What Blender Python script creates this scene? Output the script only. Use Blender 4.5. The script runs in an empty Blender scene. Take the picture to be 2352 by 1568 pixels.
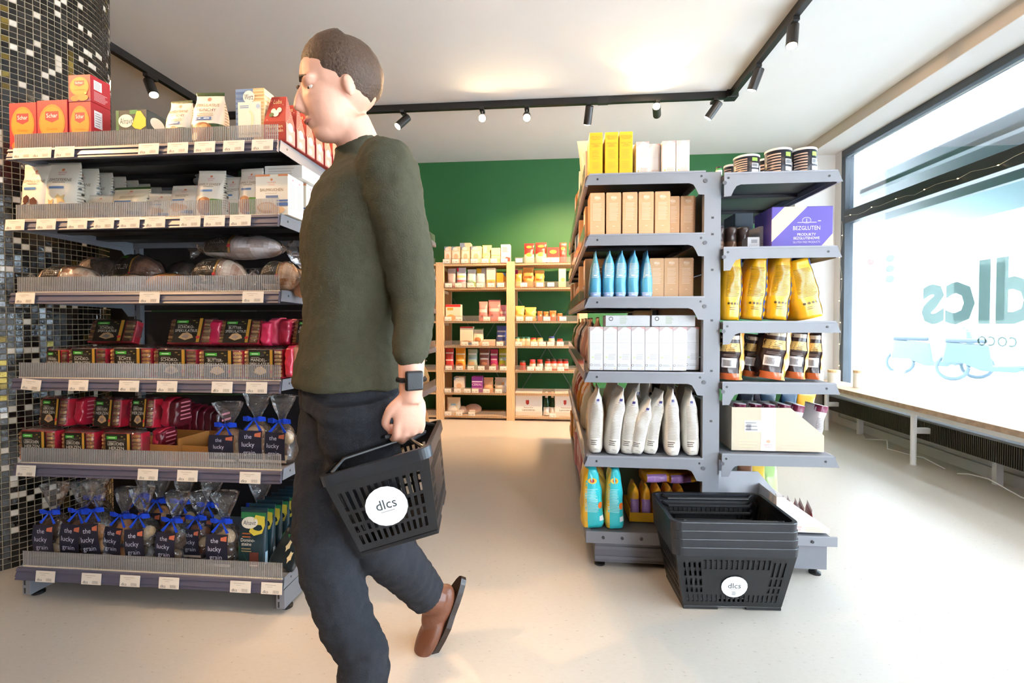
import bpy, math, random
from mathutils import Vector, Matrix, noise
random.seed(7)
C = bpy.context.scene.collection
# ---------------------------------------------------------------- camera, world, light, exposure
F, P0, PIT, YAW, EZ = 1080.0, 758.7, math.radians(1.1), math.radians(5.08), 1.0
cam = bpy.data.objects.new('camera', bpy.data.cameras.new('camera'))
C.objects.link(cam)
cam.location = (0, 0, EZ)
cam.rotation_euler = (math.pi/2 - PIT, 0, YAW)
cam.data.sensor_width = 36
cam.data.lens = F/2352*36
cam.data.shift_y = -(784-P0)/2352
cam.data.clip_start = .02
bpy.context.scene.camera = cam
vs = bpy.context.scene.view_settings
vs.view_transform = 'Standard'; vs.look = 'None'; vs.gamma = 1; vs.use_curve_mapping = False
vs.exposure = 0.12
W = bpy.data.worlds.new('overcast_sky'); bpy.context.scene.world = W
W.use_nodes = True
nt = W.node_tree
bg = nt.nodes['Background']
tc = nt.nodes.new('ShaderNodeTexCoord'); sx = nt.nodes.new('ShaderNodeSeparateXYZ'); cr = nt.nodes.new('ShaderNodeValToRGB')
nt.links.new(tc.outputs['Generated'], sx.inputs[0]); nt.links.new(sx.outputs['Z'], cr.inputs[0]); nt.links.new(cr.outputs[0], bg.inputs[0])
cr.color_ramp.elements[0].position = 0.0; cr.color_ramp.elements[0].color = (.86, .93, 1, 1)
cr.color_ramp.elements[1].position = .6; cr.color_ramp.elements[1].color = (.72, .86, 1, 1)
bg.inputs[1].default_value = 28.0
def portal(loc, rot, sx_, sy_):
    l = bpy.data.lights.new('window_portal', 'AREA'); l.shape = 'RECTANGLE'; l.size = sx_; l.size_y = sy_
    l.cycles.is_portal = True
    o = bpy.data.objects.new('window_portal', l); C.objects.link(o); o.location = loc; o.rotation_euler = rot
portal((2.86, 1.95, 1.5), (0, math.pi/2, 0), 2.4, 5.8)

portal((2.3, -2.56, 1.3), (-math.pi/2, 0, 0), .8, 2.4)
# ---------------------------------------------------------------- helpers
def pxy(px, py, Y):
    "photo pixel -> x, z on the plane y = Y"
    a = (px-1176)/F; b = -(py-P0)/F
    f = math.cos(PIT)+b*math.sin(PIT); u = b*math.cos(PIT)-math.sin(PIT)
    rx = -math.sin(YAW)*f+math.cos(YAW)*a; ry = math.cos(YAW)*f+math.sin(YAW)*a
    return rx/ry*Y, EZ+u/ry*Y
def lin(h):
    if not isinstance(h, str): return h
    h = h.lstrip('#')
    o = []
    for i in (0, 2, 4):
        c = int(h[i:i+2], 16)/255
        o.append(c/12.92 if c <= .04045 else ((c+.055)/1.055)**2.4)
    return (o[0], o[1], o[2], 1.0)
def mixc(a, b, t):
    a = lin(a) if isinstance(a, str) else a; b = lin(b) if isinstance(b, str) else b
    return tuple(a[i]*(1-t)+b[i]*t for i in range(4))
MATS = {}
def attr_mat(name, rough, metal=0.0, spec=.5, bump=0.0, bscale=40, var=.06, vscale=30, coat=0, trans=0, const=None):
    "colour from the object's own print attribute, with procedural variation and relief"
    m = bpy.data.materials.new(name); m.use_nodes = True; n = m.node_tree; b = n.nodes['Principled BSDF']
    at = n.nodes.new('ShaderNodeAttribute'); at.attribute_name = 'Col'
    if const: at = n.nodes.new('ShaderNodeRGB'); at.outputs[0].default_value = lin(const)
    tc = n.nodes.new('ShaderNodeTexCoord'); nz = n.nodes.new('ShaderNodeTexNoise'); nz.inputs['Scale'].default_value = vscale
    nz.inputs['Detail'].default_value = 3
    n.links.new(tc.outputs['Object'], nz.inputs['Vector'])
    mr = n.nodes.new('ShaderNodeMapRange'); mr.inputs[3].default_value = 1-var; mr.inputs[4].default_value = 1+var
    n.links.new(nz.outputs['Fac'], mr.inputs[0])
    mx = n.nodes.new('ShaderNodeMix'); mx.data_type = 'RGBA'; mx.blend_type = 'MULTIPLY'; mx.inputs[0].default_value = 1
    n.links.new(at.outputs[0], mx.inputs[6]); n.links.new(mr.outputs[0], mx.inputs[7])
    n.links.new(mx.outputs[2], b.inputs['Base Color'])
    b.inputs['Roughness'].default_value = rough; b.inputs['Metallic'].default_value = metal
    b.inputs['Specular IOR Level'].default_value = spec; b.inputs['Coat Weight'].default_value = coat
    if trans: b.inputs['Transmission Weight'].default_value = trans
    if bump:
        n2 = n.nodes.new('ShaderNodeTexNoise'); n2.inputs['Scale'].default_value = bscale; n2.inputs['Detail'].default_value = 4
        n.links.new(tc.outputs['Object'], n2.inputs['Vector'])
        bp = n.nodes.new('ShaderNodeBump'); bp.inputs['Strength'].default_value = bump; bp.inputs['Distance'].default_value = .004
        n.links.new(n2.outputs['Fac'], bp.inputs['Height']); n.links.new(bp.outputs[0], b.inputs['Normal'])
    MATS[name] = m; return m
attr_mat('paper', .55, bump=.04, var=.03)
attr_mat('foil', .28, bump=.35, bscale=28, var=.05, spec=.6)
attr_mat('plastic', .38, bump=.03, var=.04)
attr_mat('black_plastic', .33, bump=.08, bscale=300, var=.05)
attr_mat('metal_paint', .38, bump=.02, bscale=200, var=.03)
attr_mat('tile_glass', .12, bump=.25, bscale=60, var=.25, vscale=60)
attr_mat('grout', .9, bump=.3, bscale=200)
attr_mat('bread', .75, bump=.8, bscale=60, var=.25)
attr_mat('cloth', .9, bump=.35, bscale=420, var=.12, vscale=90, spec=.2)
attr_mat('skin', .5, bump=.08, bscale=120, var=.06, vscale=12)
attr_mat('hair', .6, bump=.9, bscale=160, var=.4, vscale=120)
attr_mat('leather', .45, bump=.2, bscale=150)
attr_mat('gold_leaf', .25, metal=.8, bump=.4, bscale=80, var=.3, vscale=80)
attr_mat('plaster', .85, bump=.06, bscale=90, var=.015, vscale=3)
attr_mat('street', .9, bump=.1, bscale=20)
attr_mat('person_skin', .5, bump=.08, bscale=120, var=.06, vscale=12, const='#dca58c')
attr_mat('olive_knit', .92, bump=.5, bscale=300, var=.15, vscale=60, spec=.2, const='#474536')
attr_mat('charcoal_denim', .9, bump=.4, bscale=400, var=.2, vscale=150, spec=.2, const='#2a2b30')
attr_mat('person_hair', .6, bump=.9, bscale=160, var=.4, vscale=120, const='#4a3424')
attr_mat('shoe_leather', .4, bump=.2, bscale=150, const='#6b3f2a')
def glass_mat(name, op, gloss, tint=(1, 1, 1, 1), rough=.08, bump=0, difcol=None, bscale=25):
    m = bpy.data.materials.new(name); m.use_nodes = True; n = m.node_tree; n.nodes.remove(n.nodes['Principled BSDF'])
    out = n.nodes['Material Output']
    tr = n.nodes.new('ShaderNodeBsdfTransparent'); tr.inputs[0].default_value = tint
    gl = n.nodes.new('ShaderNodeBsdfGlossy'); gl.inputs['Roughness'].default_value = rough
    df = n.nodes.new('ShaderNodeBsdfTranslucent' if False else 'ShaderNodeBsdfDiffuse'); df.inputs[0].default_value = difcol or (.8, .8, .8, 1)
    m1 = n.nodes.new('ShaderNodeMixShader'); m2 = n.nodes.new('ShaderNodeMixShader')
    fr = n.nodes.new('ShaderNodeFresnel'); fr.inputs[0].default_value = 1.45
    mu = n.nodes.new('ShaderNodeMath'); mu.operation = 'MULTIPLY_ADD'; mu.inputs[1].default_value = gloss; mu.inputs[2].default_value = gloss*.08
    n.links.new(fr.outputs[0], mu.inputs[0])
    m1.inputs[0].default_value = op
    n.links.new(tr.outputs[0], m1.inputs[1]); n.links.new(df.outputs[0], m1.inputs[2])
    n.links.new(mu.outputs[0], m2.inputs[0]); n.links.new(m1.outputs[0], m2.inputs[1]); n.links.new(gl.outputs[0], m2.inputs[2])
    n.links.new(m2.outputs[0], out.inputs[0])
    if bump:
        tc = n.nodes.new('ShaderNodeTexCoord'); nz = n.nodes.new('ShaderNodeTexNoise'); nz.inputs['Scale'].default_value = bscale
        nz.inputs['Detail'].default_value = 3; n.links.new(tc.outputs['Object'], nz.inputs['Vector'])
        bp = n.nodes.new('ShaderNodeBump'); bp.inputs['Strength'].default_value = bump; bp.inputs['Distance'].default_value = .02
        n.links.new(nz.outputs['Fac'], bp.inputs['Height']); n.links.new(bp.outputs[0], gl.inputs['Normal'])
    MATS[name] = m; return m
glass_mat('window_glass', .0, .6, (.97, .99, 1, 1), .0)
glass_mat('acrylic', .13, .8, (.97, .97, .97, 1), .15, difcol=(.75, .74, .72, 1))
glass_mat('cellophane', .03, .75, (1, 1, 1, 1), .1, bump=1.0, difcol=(.8, .8, .8, 1))
glass_mat('acrylic_rib', .45, .8, (.97, .97, .97, 1), .15, difcol=(.85, .83, .8, 1))
glass_mat('frosted_letter', .0, .3, (.11, .14, .135, 1), .3, difcol=(.45, .75, .7, 1))
glass_mat('jar_glass', .05, 1.0, (.95, .97, .95, 1), .05)
def emit_mat(name, col, st):
    m = bpy.data.materials.new(name); m.use_nodes = True; b = m.node_tree.nodes['Principled BSDF']
    b.inputs['Base Color'].default_value = (.8, .8, .8, 1); b.inputs['Emission Color'].default_value = col; b.inputs['Emission Strength'].default_value = st
    MATS[name] = m
emit_mat('lamp_glow', (1, .75, .45, 1), 350)
emit_mat('small_led', (1, .7, .35, 1), 12)
def wall_mat(name, col, sc=2.0, var=.02, rough=.85):
    m = bpy.data.materials.new(name); m.use_nodes = True; n = m.node_tree; b = n.nodes['Principled BSDF']
    tc = n.nodes.new('ShaderNodeTexCoord'); nz = n.nodes.new('ShaderNodeTexNoise'); nz.inputs['Scale'].default_value = sc; nz.inputs['Detail'].default_value = 6
    n.links.new(tc.outputs['Object'], nz.inputs['Vector'])
    r = n.nodes.new('ShaderNodeValToRGB'); r.color_ramp.elements[0].position = .3; r.color_ramp.elements[1].position = .7
    c = lin(col); r.color_ramp.elements[0].color = tuple(v*(1-var) for v in c[:3])+(1,); r.color_ramp.elements[1].color = tuple(min(1, v*(1+var)) for v in c[:3])+(1,)
    n.links.new(nz.outputs['Fac'], r.inputs[0]); n.links.new(r.outputs[0], b.inputs['Base Color']); b.inputs['Roughness'].default_value = rough
    n2 = n.nodes.new('ShaderNodeTexNoise'); n2.inputs['Scale'].default_value = 150; n.links.new(tc.outputs['Object'], n2.inputs['Vector'])
    bp = n.nodes.new('ShaderNodeBump'); bp.inputs['Strength'].default_value = .05; n.links.new(n2.outputs['Fac'], bp.inputs['Height']); n.links.new(bp.outputs[0], b.inputs['Normal'])
    MATS[name] = m; return m
wall_mat('white_plaster', '#dad7d3'); wall_mat('green_wall', '#21602f', var=.03, rough=.6); wall_mat('soffit_beige', '#cfc2b4'); wall_mat('tan_wall', '#8a5f3a')
# wood
def wood_mat():
    m = bpy.data.materials.new('pine_wood'); m.use_nodes = True; n = m.node_tree; b = n.nodes['Principled BSDF']
    tc = n.nodes.new('ShaderNodeTexCoord'); mp = n.nodes.new('ShaderNodeMapping'); mp.inputs['Scale'].default_value = (3, 3, 3)
    at = n.nodes.new('ShaderNodeAttribute'); at.attribute_name = 'Col'
    nz = n.nodes.new('ShaderNodeTexNoise'); nz.inputs['Scale'].default_value = 2; nz.inputs['Detail'].default_value = 5
    wv = n.nodes.new('ShaderNodeTexWave'); wv.inputs['Scale'].default_value = 6; wv.inputs['Distortion'].default_value = 6; wv.inputs['Detail'].default_value = 3
    n.links.new(tc.outputs['Object'], mp.inputs[0]); n.links.new(mp.outputs[0], wv.inputs['Vector'])
    r = n.nodes.new('ShaderNodeMapRange'); r.inputs[3].default_value = .82; r.inputs[4].default_value = 1.08
    n.links.new(wv.outputs['Fac'], r.inputs[0])
    mx = n.nodes.new('ShaderNodeMix'); mx.data_type = 'RGBA'; mx.blend_type = 'MULTIPLY'; mx.inputs[0].default_value = 1
    n.links.new(at.outputs['Color'], mx.inputs[6]); n.links.new(r.outputs[0], mx.inputs[7]); n.links.new(mx.outputs[2], b.inputs['Base Color'])
    b.inputs['Roughness'].default_value = .55; MATS['pine_wood'] = m
wood_mat()
def floor_mat():
    m = bpy.data.materials.new('speckled_linoleum'); m.use_nodes = True; n = m.node_tree; b = n.nodes['Principled BSDF']
    tc = n.nodes.new('ShaderNodeTexCoord'); mp = n.nodes.new('ShaderNodeMapping'); mp.inputs['Scale'].default_value = (1, 2.6, 1)
    n.links.new(tc.outputs['Object'], mp.inputs[0])
    v = n.nodes.new('ShaderNodeTexNoise'); v.inputs['Scale'].default_value = 55; v.inputs['Detail'].default_value = 4; v.inputs['Roughness'].default_value = .6
    n.links.new(mp.outputs[0], v.inputs['Vector'])
    r = n.nodes.new('ShaderNodeValToRGB'); e = r.color_ramp.elements
    e[0].position = .27; e[0].color = lin('#8a8178'); e[1].position = .34; e[1].color = lin('#cdc4b8')
    e.new(.72).color = lin('#d1c9be'); e.new(.8).color = lin('#e2dcd4')
    n.links.new(v.outputs['Fac'], r.inputs[0])
    big = n.nodes.new('ShaderNodeTexNoise'); big.inputs['Scale'].default_value = 1.2; n.links.new(tc.outputs['Object'], big.inputs['Vector'])
    mr = n.nodes.new('ShaderNodeMapRange'); mr.inputs[3].default_value = .95; mr.inputs[4].default_value = 1.05; n.links.new(big.outputs['Fac'], mr.inputs[0])
    mx = n.nodes.new('ShaderNodeMix'); mx.data_type = 'RGBA'; mx.blend_type = 'MULTIPLY'; mx.inputs[0].default_value = 1
    n.links.new(r.outputs[0], mx.inputs[6]); n.links.new(mr.outputs[0], mx.inputs[7]); n.links.new(mx.outputs[2], b.inputs['Base Color'])
    r2 = n.nodes.new('ShaderNodeMapRange'); r2.inputs[3].default_value = .28; r2.inputs[4].default_value = .42; n.links.new(big.outputs['Fac'], r2.inputs[0])
    n.links.new(r2.outputs[0], b.inputs['Roughness']); MATS['speckled_linoleum'] = m
floor_mat()

class MB:
    def __init__(s): s.v = []; s.f = []; s.c = []; s.smooth = False
    def add(s, vs_, fs, col):
        col = lin(col) if isinstance(col, str) else col
        k = len(s.v); s.v += [tuple(p) for p in vs_]
        for f in fs: s.f.append(tuple(i+k for i in f)); s.c.append(col)
        return s
    def box(s, x0, x1, y0, y1, z0, z1, col, cols=None):
        v = [(x, y, z) for z in (z0, z1) for y in (y0, y1) for x in (x0, x1)]
        fs = dict(bottom=(0, 2, 3, 1), top=(4, 5, 7, 6), front=(0, 1, 5, 4), back=(2, 6, 7, 3), left=(0, 4, 6, 2), right=(1, 3, 7, 5))
        k = len(s.v); s.v += v
        for n, f in fs.items():
            s.f.append(tuple(i+k for i in f)); cc = (cols or {}).get(n, col); s.c.append(lin(cc) if isinstance(cc, str) else cc)
        return s
    def prism(s, poly, axis, a0, a1, col):
        "poly in the two other axes, extruded along axis"
        def p(q, a):
            return (a, q[0], q[1]) if axis == 'x' else (q[0], a, q[1]) if axis == 'y' else (q[0], q[1], a)
        n = len(poly); v = [p(q, a0) for q in poly]+[p(q, a1) for q in poly]
        fs = [tuple(range(n))[::-1], tuple(range(n, 2*n))]+[(i, (i+1) % n, n+(i+1) % n, n+i) for i in range(n)]
        return s.add(v, fs, col)
    def tube(s, path, r, col, seg=8, cap=True):
        path = [Vector(p) for p in path]; n = len(path); rr = r if isinstance(r, (list, tuple)) else [r]*n
        v = []; last = None
        for i, p in enumerate(path):
            t = (path[min(i+1, n-1)]-path[max(i-1, 0)]).normalized()
            if last is None: a = t.orthogonal().normalized()
            else: a = (last-t*last.dot(t)); a = a.normalized() if a.length > 1e-6 else t.orthogonal().normalized()
            last = a; b = t.cross(a)
            for k in range(seg):
                q = 2*math.pi*k/seg; v.append(p+(a*math.cos(q)+b*math.sin(q))*rr[i])
        fs = [(i*seg+k, i*seg+(k+1) % seg, (i+1)*seg+(k+1) % seg, (i+1)*seg+k) for i in range(n-1) for k in range(seg)]
        if cap: fs += [tuple(range(seg))[::-1], tuple(range((n-1)*seg, n*seg))]
        return s.add(v, fs, col)
    def lathe(s, prof, col, c=(0, 0, 0), seg=20, cols=None):
        v = []; n = len(prof)
        for (r, z) in prof:
            for k in range(seg):
                a = 2*math.pi*k/seg; v.append((c[0]+r*math.cos(a), c[1]+r*math.sin(a), c[2]+z))
        kk = len(s.v); s.v += v
        for i in range(n-1):
            cc = cols[i] if cols else col; cc = lin(cc) if isinstance(cc, str) else cc
            for k in range(seg):
                s.f.append((kk+i*seg+k, kk+i*seg+(k+1) % seg, kk+(i+1)*seg+(k+1) % seg, kk+(i+1)*seg+k)); s.c.append(cc)
        for ring, cc in ((range(seg-1, -1, -1), cols[0] if cols else col), (range((n-1)*seg, n*seg), cols[-1] if cols else col)):
            s.f.append(tuple(kk+i for i in ring)); s.c.append(lin(cc) if isinstance(cc, str) else cc)
        return s
    def ellipsoid(s, c, r, col, seg=16, rings=10, rot=None, fn=None):
        v = []; c = Vector(c)
        for i in range(rings+1):
            th = math.pi*i/rings
            for k in range(seg):
                a = 2*math.pi*k/seg
                p = Vector((r[0]*math.sin(th)*math.cos(a), r[1]*math.sin(th)*math.sin(a), r[2]*math.cos(th)))
                if fn: p = fn(p)
                if rot: p = rot @ p
                v.append(c+p)
        fs = [(i*seg+k, (i+1)*seg+k, (i+1)*seg+(k+1) % seg, i*seg+(k+1) % seg) for i in range(rings) for k in range(seg)]
        return s.add(v, fs, col)
    def xf(s, M):
        s.v = [tuple(M @ Vector(p)) for p in s.v]; return s
    def mesh(s, name, smooth=False):
        me = bpy.data.meshes.new(name); me.from_pydata(s.v, [], s.f)
        if smooth or s.smooth: me.polygons.foreach_set('use_smooth', [True]*len(me.polygons))
        a = me.color_attributes.new('Col', 'FLOAT_COLOR', 'CORNER')
        buf = []
        for p, c in zip(me.polygons, s.c): buf += list(c)*p.loop_total
        a.data.foreach_set('color', buf); me.update()
        return me
    def build(s, name, mat, parent=None, loc=None, smooth=False, bevel=0, seg=2):
        o = bpy.data.objects.new(name, s.mesh(name, smooth)); C.objects.link(o)
        o.data.materials.append(MATS[mat])
        if parent is not None: o.parent = parent
        if loc is not None: o.location = loc
        if bevel:
            b = o.modifiers.new('edge', 'BEVEL'); b.width = bevel; b.segments = seg; b.limit_method = 'ANGLE'; b.angle_limit = math.radians(50)
        return o
def tag(o, label, cat, group=None):
    o['label'] = label; o['category'] = cat
    if group: o['group'] = group
    return o
def struct(o): o['kind'] = 'structure'; return o
def stuff(o): o['kind'] = 'stuff'; return o
def thing(name, label, cat, loc=(0, 0, 0), rz=0, group=None):
    o = bpy.data.objects.new(name, None); C.objects.link(o); o.location = loc; o.rotation_euler = (0, 0, rz); o.empty_display_size = .05
    return tag(o, label, cat, group)
def dup(root, loc=None, rot=None, label=None, group=None, scale=None):
    r = root.copy(); C.objects.link(r)
    if loc is not None: r.location = loc
    if rot is not None: r.rotation_euler = rot
    if scale is not None: r.scale = scale
    if label: r['label'] = label
    if group: r['group'] = group
    for ch in root.children:
        c = ch.copy(); C.objects.link(c); c.parent = r
        for g in ch.children:
            d = g.copy(); C.objects.link(d); d.parent = c
    return r
ORD = ['first', 'second', 'third', 'fourth', 'fifth', 'sixth', 'seventh', 'eighth', 'ninth', 'tenth', 'eleventh', 'twelfth', 'thirteenth', 'fourteenth', 'fifteenth', 'sixteenth']
def ordl(i, n):
    return 'only one' if n == 1 else 'leftmost' if i == 0 else 'rightmost' if i == n-1 else ORD[i]+' from left'

# ---------------------------------------------------------------- print (decals) on surfaces
TXT = {}
def text_mesh(s, bold=0):
    if s in TXT and not bold: return TXT[s]
    cu = bpy.data.curves.new('lettering', 'FONT'); cu.body = s; cu.resolution_u = 2; cu.size = 1; cu.offset = bold
    ob = bpy.data.objects.new('lettering', cu); me = bpy.data.meshes.new_from_object(ob)
    v = [(p.co.x, p.co.y) for p in me.vertices]; f = [tuple(p.vertices) for p in me.polygons]
    x0 = min([p[0] for p in v] or [0]); x1 = max([p[0] for p in v] or [1])
    v = [(x-x0, y) for x, y in v]
    bpy.data.objects.remove(ob); bpy.data.curves.remove(cu); bpy.data.meshes.remove(me)
    TXT[s] = (v, f, x1-x0)
    if bold: return TXT.pop(s)
    return TXT[s]
def decals(mb, surf, items, Wd, Hd, flat=True, base=.0006):
    """items: r u0 v0 u1 v1 col | e u v ru rv col | t text u v h col [maxw] | l u0 u1 vtop n step th col | p pts col ; surf(u, v, off)"""
    for li, it in enumerate(items):
        off = base+li*.00012; k = it[0]
        if k == 'r':
            _, u0, v0, u1, v1, col = it; n = 1 if flat else max(1, int(abs(u1-u0)*16)); m = 1 if flat else max(1, int(abs(v1-v0)*20))
            vv = [surf(u0+(u1-u0)*i/n, v0+(v1-v0)*j/m, off) for j in range(m+1) for i in range(n+1)]
            mb.add(vv, [(j*(n+1)+i, j*(n+1)+i+1, (j+1)*(n+1)+i+1, (j+1)*(n+1)+i) for j in range(m) for i in range(n)], col)
        elif k == 'e':
            _, u, v, ru, rv, col = it; S = 20; R = 1 if flat else 3
            vv = [surf(u, v, off)]
            for r in range(1, R+1):
                vv += [surf(u+ru*r/R*math.cos(6.2832*q/S), v+rv*r/R*math.sin(6.2832*q/S), off) for q in range(S)]
            fs = [(0, 1+q, 1+(q+1) % S) for q in range(S)]
            for r in range(R-1): fs += [(1+r*S+q, 1+(r+1)*S+q, 1+(r+1)*S+(q+1) % S, 1+r*S+(q+1) % S) for q in range(S)]
            mb.add(vv, fs, col)
        elif k == 't':
            _, s, u, v, h, col = it[:6]; tv, tf, tw = text_mesh(s)
            sc = h/.7; wu = tw*sc*Hd/Wd; sq = 1.0
            if len(it) > 6 and wu > it[6]: sq = it[6]/wu
            vv = [surf(u+(x*sc*Hd/Wd-wu/2)*sq, v+y*sc-h/2, off) for x, y in tv]
            mb.add(vv, tf, col)
        elif k == 'l':
            _, u0, u1, vt, n, st, th, col = it; rg = random.Random(int(vt*1000)+n)
            for i in range(n):
                e = u1-(u1-u0)*rg.random()*.25; v1 = vt-i*st; m = 1 if flat else 4
                vv = [surf(u0+(e-u0)*q/m, y, off) for y in (v1-th, v1) for q in range(m+1)]
                mb.add(vv, [(q, q+1, m+1+q+1, m+1+q) for q in range(m)], col)
        elif k == 'p':
            mb.add([surf(u, v, off) for u, v in it[1]], [tuple(range(len(it[1])))], it[2])
def plane_surf(face, W_, D, H):
    if face == 'front': return lambda u, v, o: ((u-.5)*W_, -D/2-o, v*H)
    if face == 'right': return lambda u, v, o: (W_/2+o, (u-.5)*D, v*H)
    if face == 'left': return lambda u, v, o: (-W_/2-o, (.5-u)*D, v*H)
    if face == 'top': return lambda u, v, o: ((u-.5)*W_, (v-.5)*D, H+o)
def carton(W_, D, H, col, front=(), right=(), left=(), top=(), cols=None, name='carton', bevel=.0012):
    o = MB().box(-W_/2, W_/2, -D/2, D/2, 0, H, col, cols).build(name, 'paper', bevel=bevel, seg=1)
    # closing flaps on the lid
    f = MB().box(-W_/2+.002, W_/2-.002, -D/2+.002, -.0008, H, H+.0009, col).box(-W_/2+.002, W_/2-.002, .0008, D/2-.002, H, H+.0009, col)
    f.build('flap', 'paper', o)
    for face, its in (('front', front), ('right', right), ('left', left), ('top', top)):
        if its:
            mb = MB(); ww, hh = (D, H) if face in ('right', 'left') else (W_, D) if face == 'top' else (W_, H)
            decals(mb, plane_surf(face, W_, D, H), its, ww, hh, base=.0014 if face == 'top' else .0004); mb.build('printed_panel', 'paper', o)
    return o
def tab(t, v):
    for (a, x), (b, y) in zip(t, t[1:]):
        if v <= b: q = (v-a)/(b-a) if b > a else 0; q = q*q*(3-2*q)*.5+q*.5; return x+(y-x)*q
    return t[-1][1]
POUCH_A = [(0, .93), (.1, 1), (.5, .98), (.85, .96), (1, .98)]
POUCH_B = [(0, .8), (.08, .98), (.35, 1), (.65, .72), (.86, .16), (.92, .05), (1, .04)]
PIL_A = [(0, .97), (.06, .92), (.3, 1), (.7, 1), (.94, .92), (1, .97)]
PIL_B = [(0, .05), (.06, .12), (.25, .9), (.5, 1), (.78, .88), (.93, .12), (1, .05)]
WEDGE = [(0, .9), (.06, 1), (.3, .98), (.6, .72), (.82, .36), (.92, .12), (1, .05)]
SLIM = [(0, .8), (.07, .98), (.4, 1), (.68, .95), (.84, .62), (.93, .2), (1, .12)]
ONE = [(0, .96), (.08, 1), (1, 1)]
CELLO = [(0, .86), (.06, 1), (.35, .98), (.52, .72), (.60, .24), (.63, .17), (.67, .26), (.85, .62), (1, .85)]
def bag(W_, D, H, col, A=POUCH_A, B=POUCH_B, bands=(), front=(), side=(), left=(), wr=.03, seed=0, lean=(0, 0), n=2.8, name='pouch', mat='foil', zig=False, lab='printed_panel'):
    rnd = random.Random(seed*7+3); ph = [rnd.random()*6.28 for _ in range(6)]
    def k(ang, v):
        return 1+wr*(.5*math.sin(3*ang+9*v+ph[0])+.35*math.sin(5*ang-14*v+ph[1])+.3*math.sin(23*v+2*ang+ph[2])+.2*math.sin(9*ang+31*v+ph[3]))
    def P(xn, yn, v, ox=0, oy=0):
        q = k(math.atan2(yn, xn), v); cu = math.sin(v*3.1)*.0
        return (W_/2*tab(A, v)*xn*q+lean[0]*v**1.6+ox, D/2*tab(B, v)*yn*q+lean[1]*v**1.6+oy, H*v)
    vs_ = sorted(set([round(i/18, 4) for i in range(19)]+[.9, .95]+[round(b[0], 4) for b in bands]+[round(b[1], 4) for b in bands])); S = 32
    mb = MB(); v = []
    for t in vs_:
        for i in range(S):
            a = 2*math.pi*i/S; c, s_ = math.cos(a), math.sin(a)
            v.append(P(math.copysign(abs(c)**(2/n), c), math.copysign(abs(s_)**(2/n), s_), t))
    mb.v = v; base = lin(col)
    for j in range(len(vs_)-1):
        m = (vs_[j]+vs_[j+1])/2; cc = base
        for b in bands:
            if b[0] <= m <= b[1]: cc = lin(b[2])
        for i in range(S): mb.f.append((j*S+i, j*S+(i+1) % S, (j+1)*S+(i+1) % S, (j+1)*S+i)); mb.c.append(cc)
    mb.f.append(tuple(range(S))[::-1]); mb.c.append(base); top = len(vs_)-1
    mb.f.append(tuple(range(top*S, top*S+S))); mb.c.append(mb.c[-2])
    o = mb.build(name, mat, smooth=True)
    def sf(u, v, off):
        s_ = max(-.97, min(.97, (2*u-1)*.95)); t = -(1-abs(s_)**n)**(1/n); p = P(s_, t, v); return (p[0]*(1+off), p[1]-off-.0006, p[2])
    def ss(u, v, off):
        s_ = max(-.97, min(.97, (2*u-1)*.95)); t = (1-abs(s_)**n)**(1/n); p = P(t, s_, v); return (p[0]+off+.0006, p[1], p[2])
    def sl(u, v, off):
        s_ = max(-.97, min(.97, (1-2*u)*.95)); t = -(1-abs(s_)**n)**(1/n); p = P(t, s_, v); return (p[0]-off-.0006, p[1], p[2])
    for its, f, ww in ((front, sf, W_), (side, ss, D), (left, sl, D)):
        if its:
            m2 = MB(); decals(m2, f, its, ww, H, flat=False); m2.build(lab, mat, o, smooth=True)
    return o
def put(o, label, cat, group, x, y, z, rz=0, rx=0, ry=0):
    o.location = (x, y, z); o.rotation_euler = (rx, ry, rz); return tag(o, label, cat, group)
def span(px0, px1, ytop, Y, zb):
    "x centre, width and height of a product whose front stands on the plane y = Y"
    m = (px0+px1)/2; a = pxy(px0, ytop, Y)[0]; b = pxy(px1, ytop, Y)[0]; z = pxy(m, ytop, Y)[1]
    return (a+b)/2, b-a, z-zb

# ================================================================ the room
HC = 2.75; YB = 5.12; XW = 2.80
def slab(name, x0, x1, y0, y1, z0, z1, mat, col='#ffffff'):
    return struct(MB().box(x0, x1, y0, y1, z0, z1, col).build(name, mat))
slab('floor', -5.0, 2.95, -2.7, YB+.1, -.1, 0, 'speckled_linoleum')
slab('ceiling', -5.0, 2.52, -2.7, YB+.1, HC, HC+.1, 'white_plaster')
slab('trim_1', 2.52, 2.95, -2.7, YB+.1, HC-.1, HC+.1, 'white_plaster')      # lowered strip over the window
slab('trim_2', 2.512, 2.52, -2.7, YB, HC-.1, HC, 'soffit_beige')
slab('wall_back', -5.0, 2.95, YB, YB+.1, 0, HC-.0, 'green_wall')
slab('wall_left', -5.1, -5.0, -2.7, YB+.1, -.1, HC+.1, 'tan_wall')
# wall behind the camera, with a shop window opening
for i, (a, b, c, d) in enumerate(((-5, 1.9, 0, HC), (2.7, 2.95, 0, HC), (1.9, 2.7, 0, .1), (1.9, 2.7, 2.5, HC))):
    slab('wall_front', a, b, -2.7, -2.6, c, d, 'tan_wall')
# window wall: pier at the far end, parapet under the glass
slab('wall_right', XW-.02, 2.95, 4.86, YB, 0, HC-.1, 'white_plaster')
slab('wall_right', XW-.0, 2.95, -2.7, 4.86, 0, .3, 'white_plaster')
slab('wall_right', XW-.0, 2.95, -2.7, -1.0, .3, HC-.1, 'white_plaster')
slab('trim_3', 2.4, 2.795, 4.96, YB-.001, 0, HC-.1, 'white_plaster')
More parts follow.
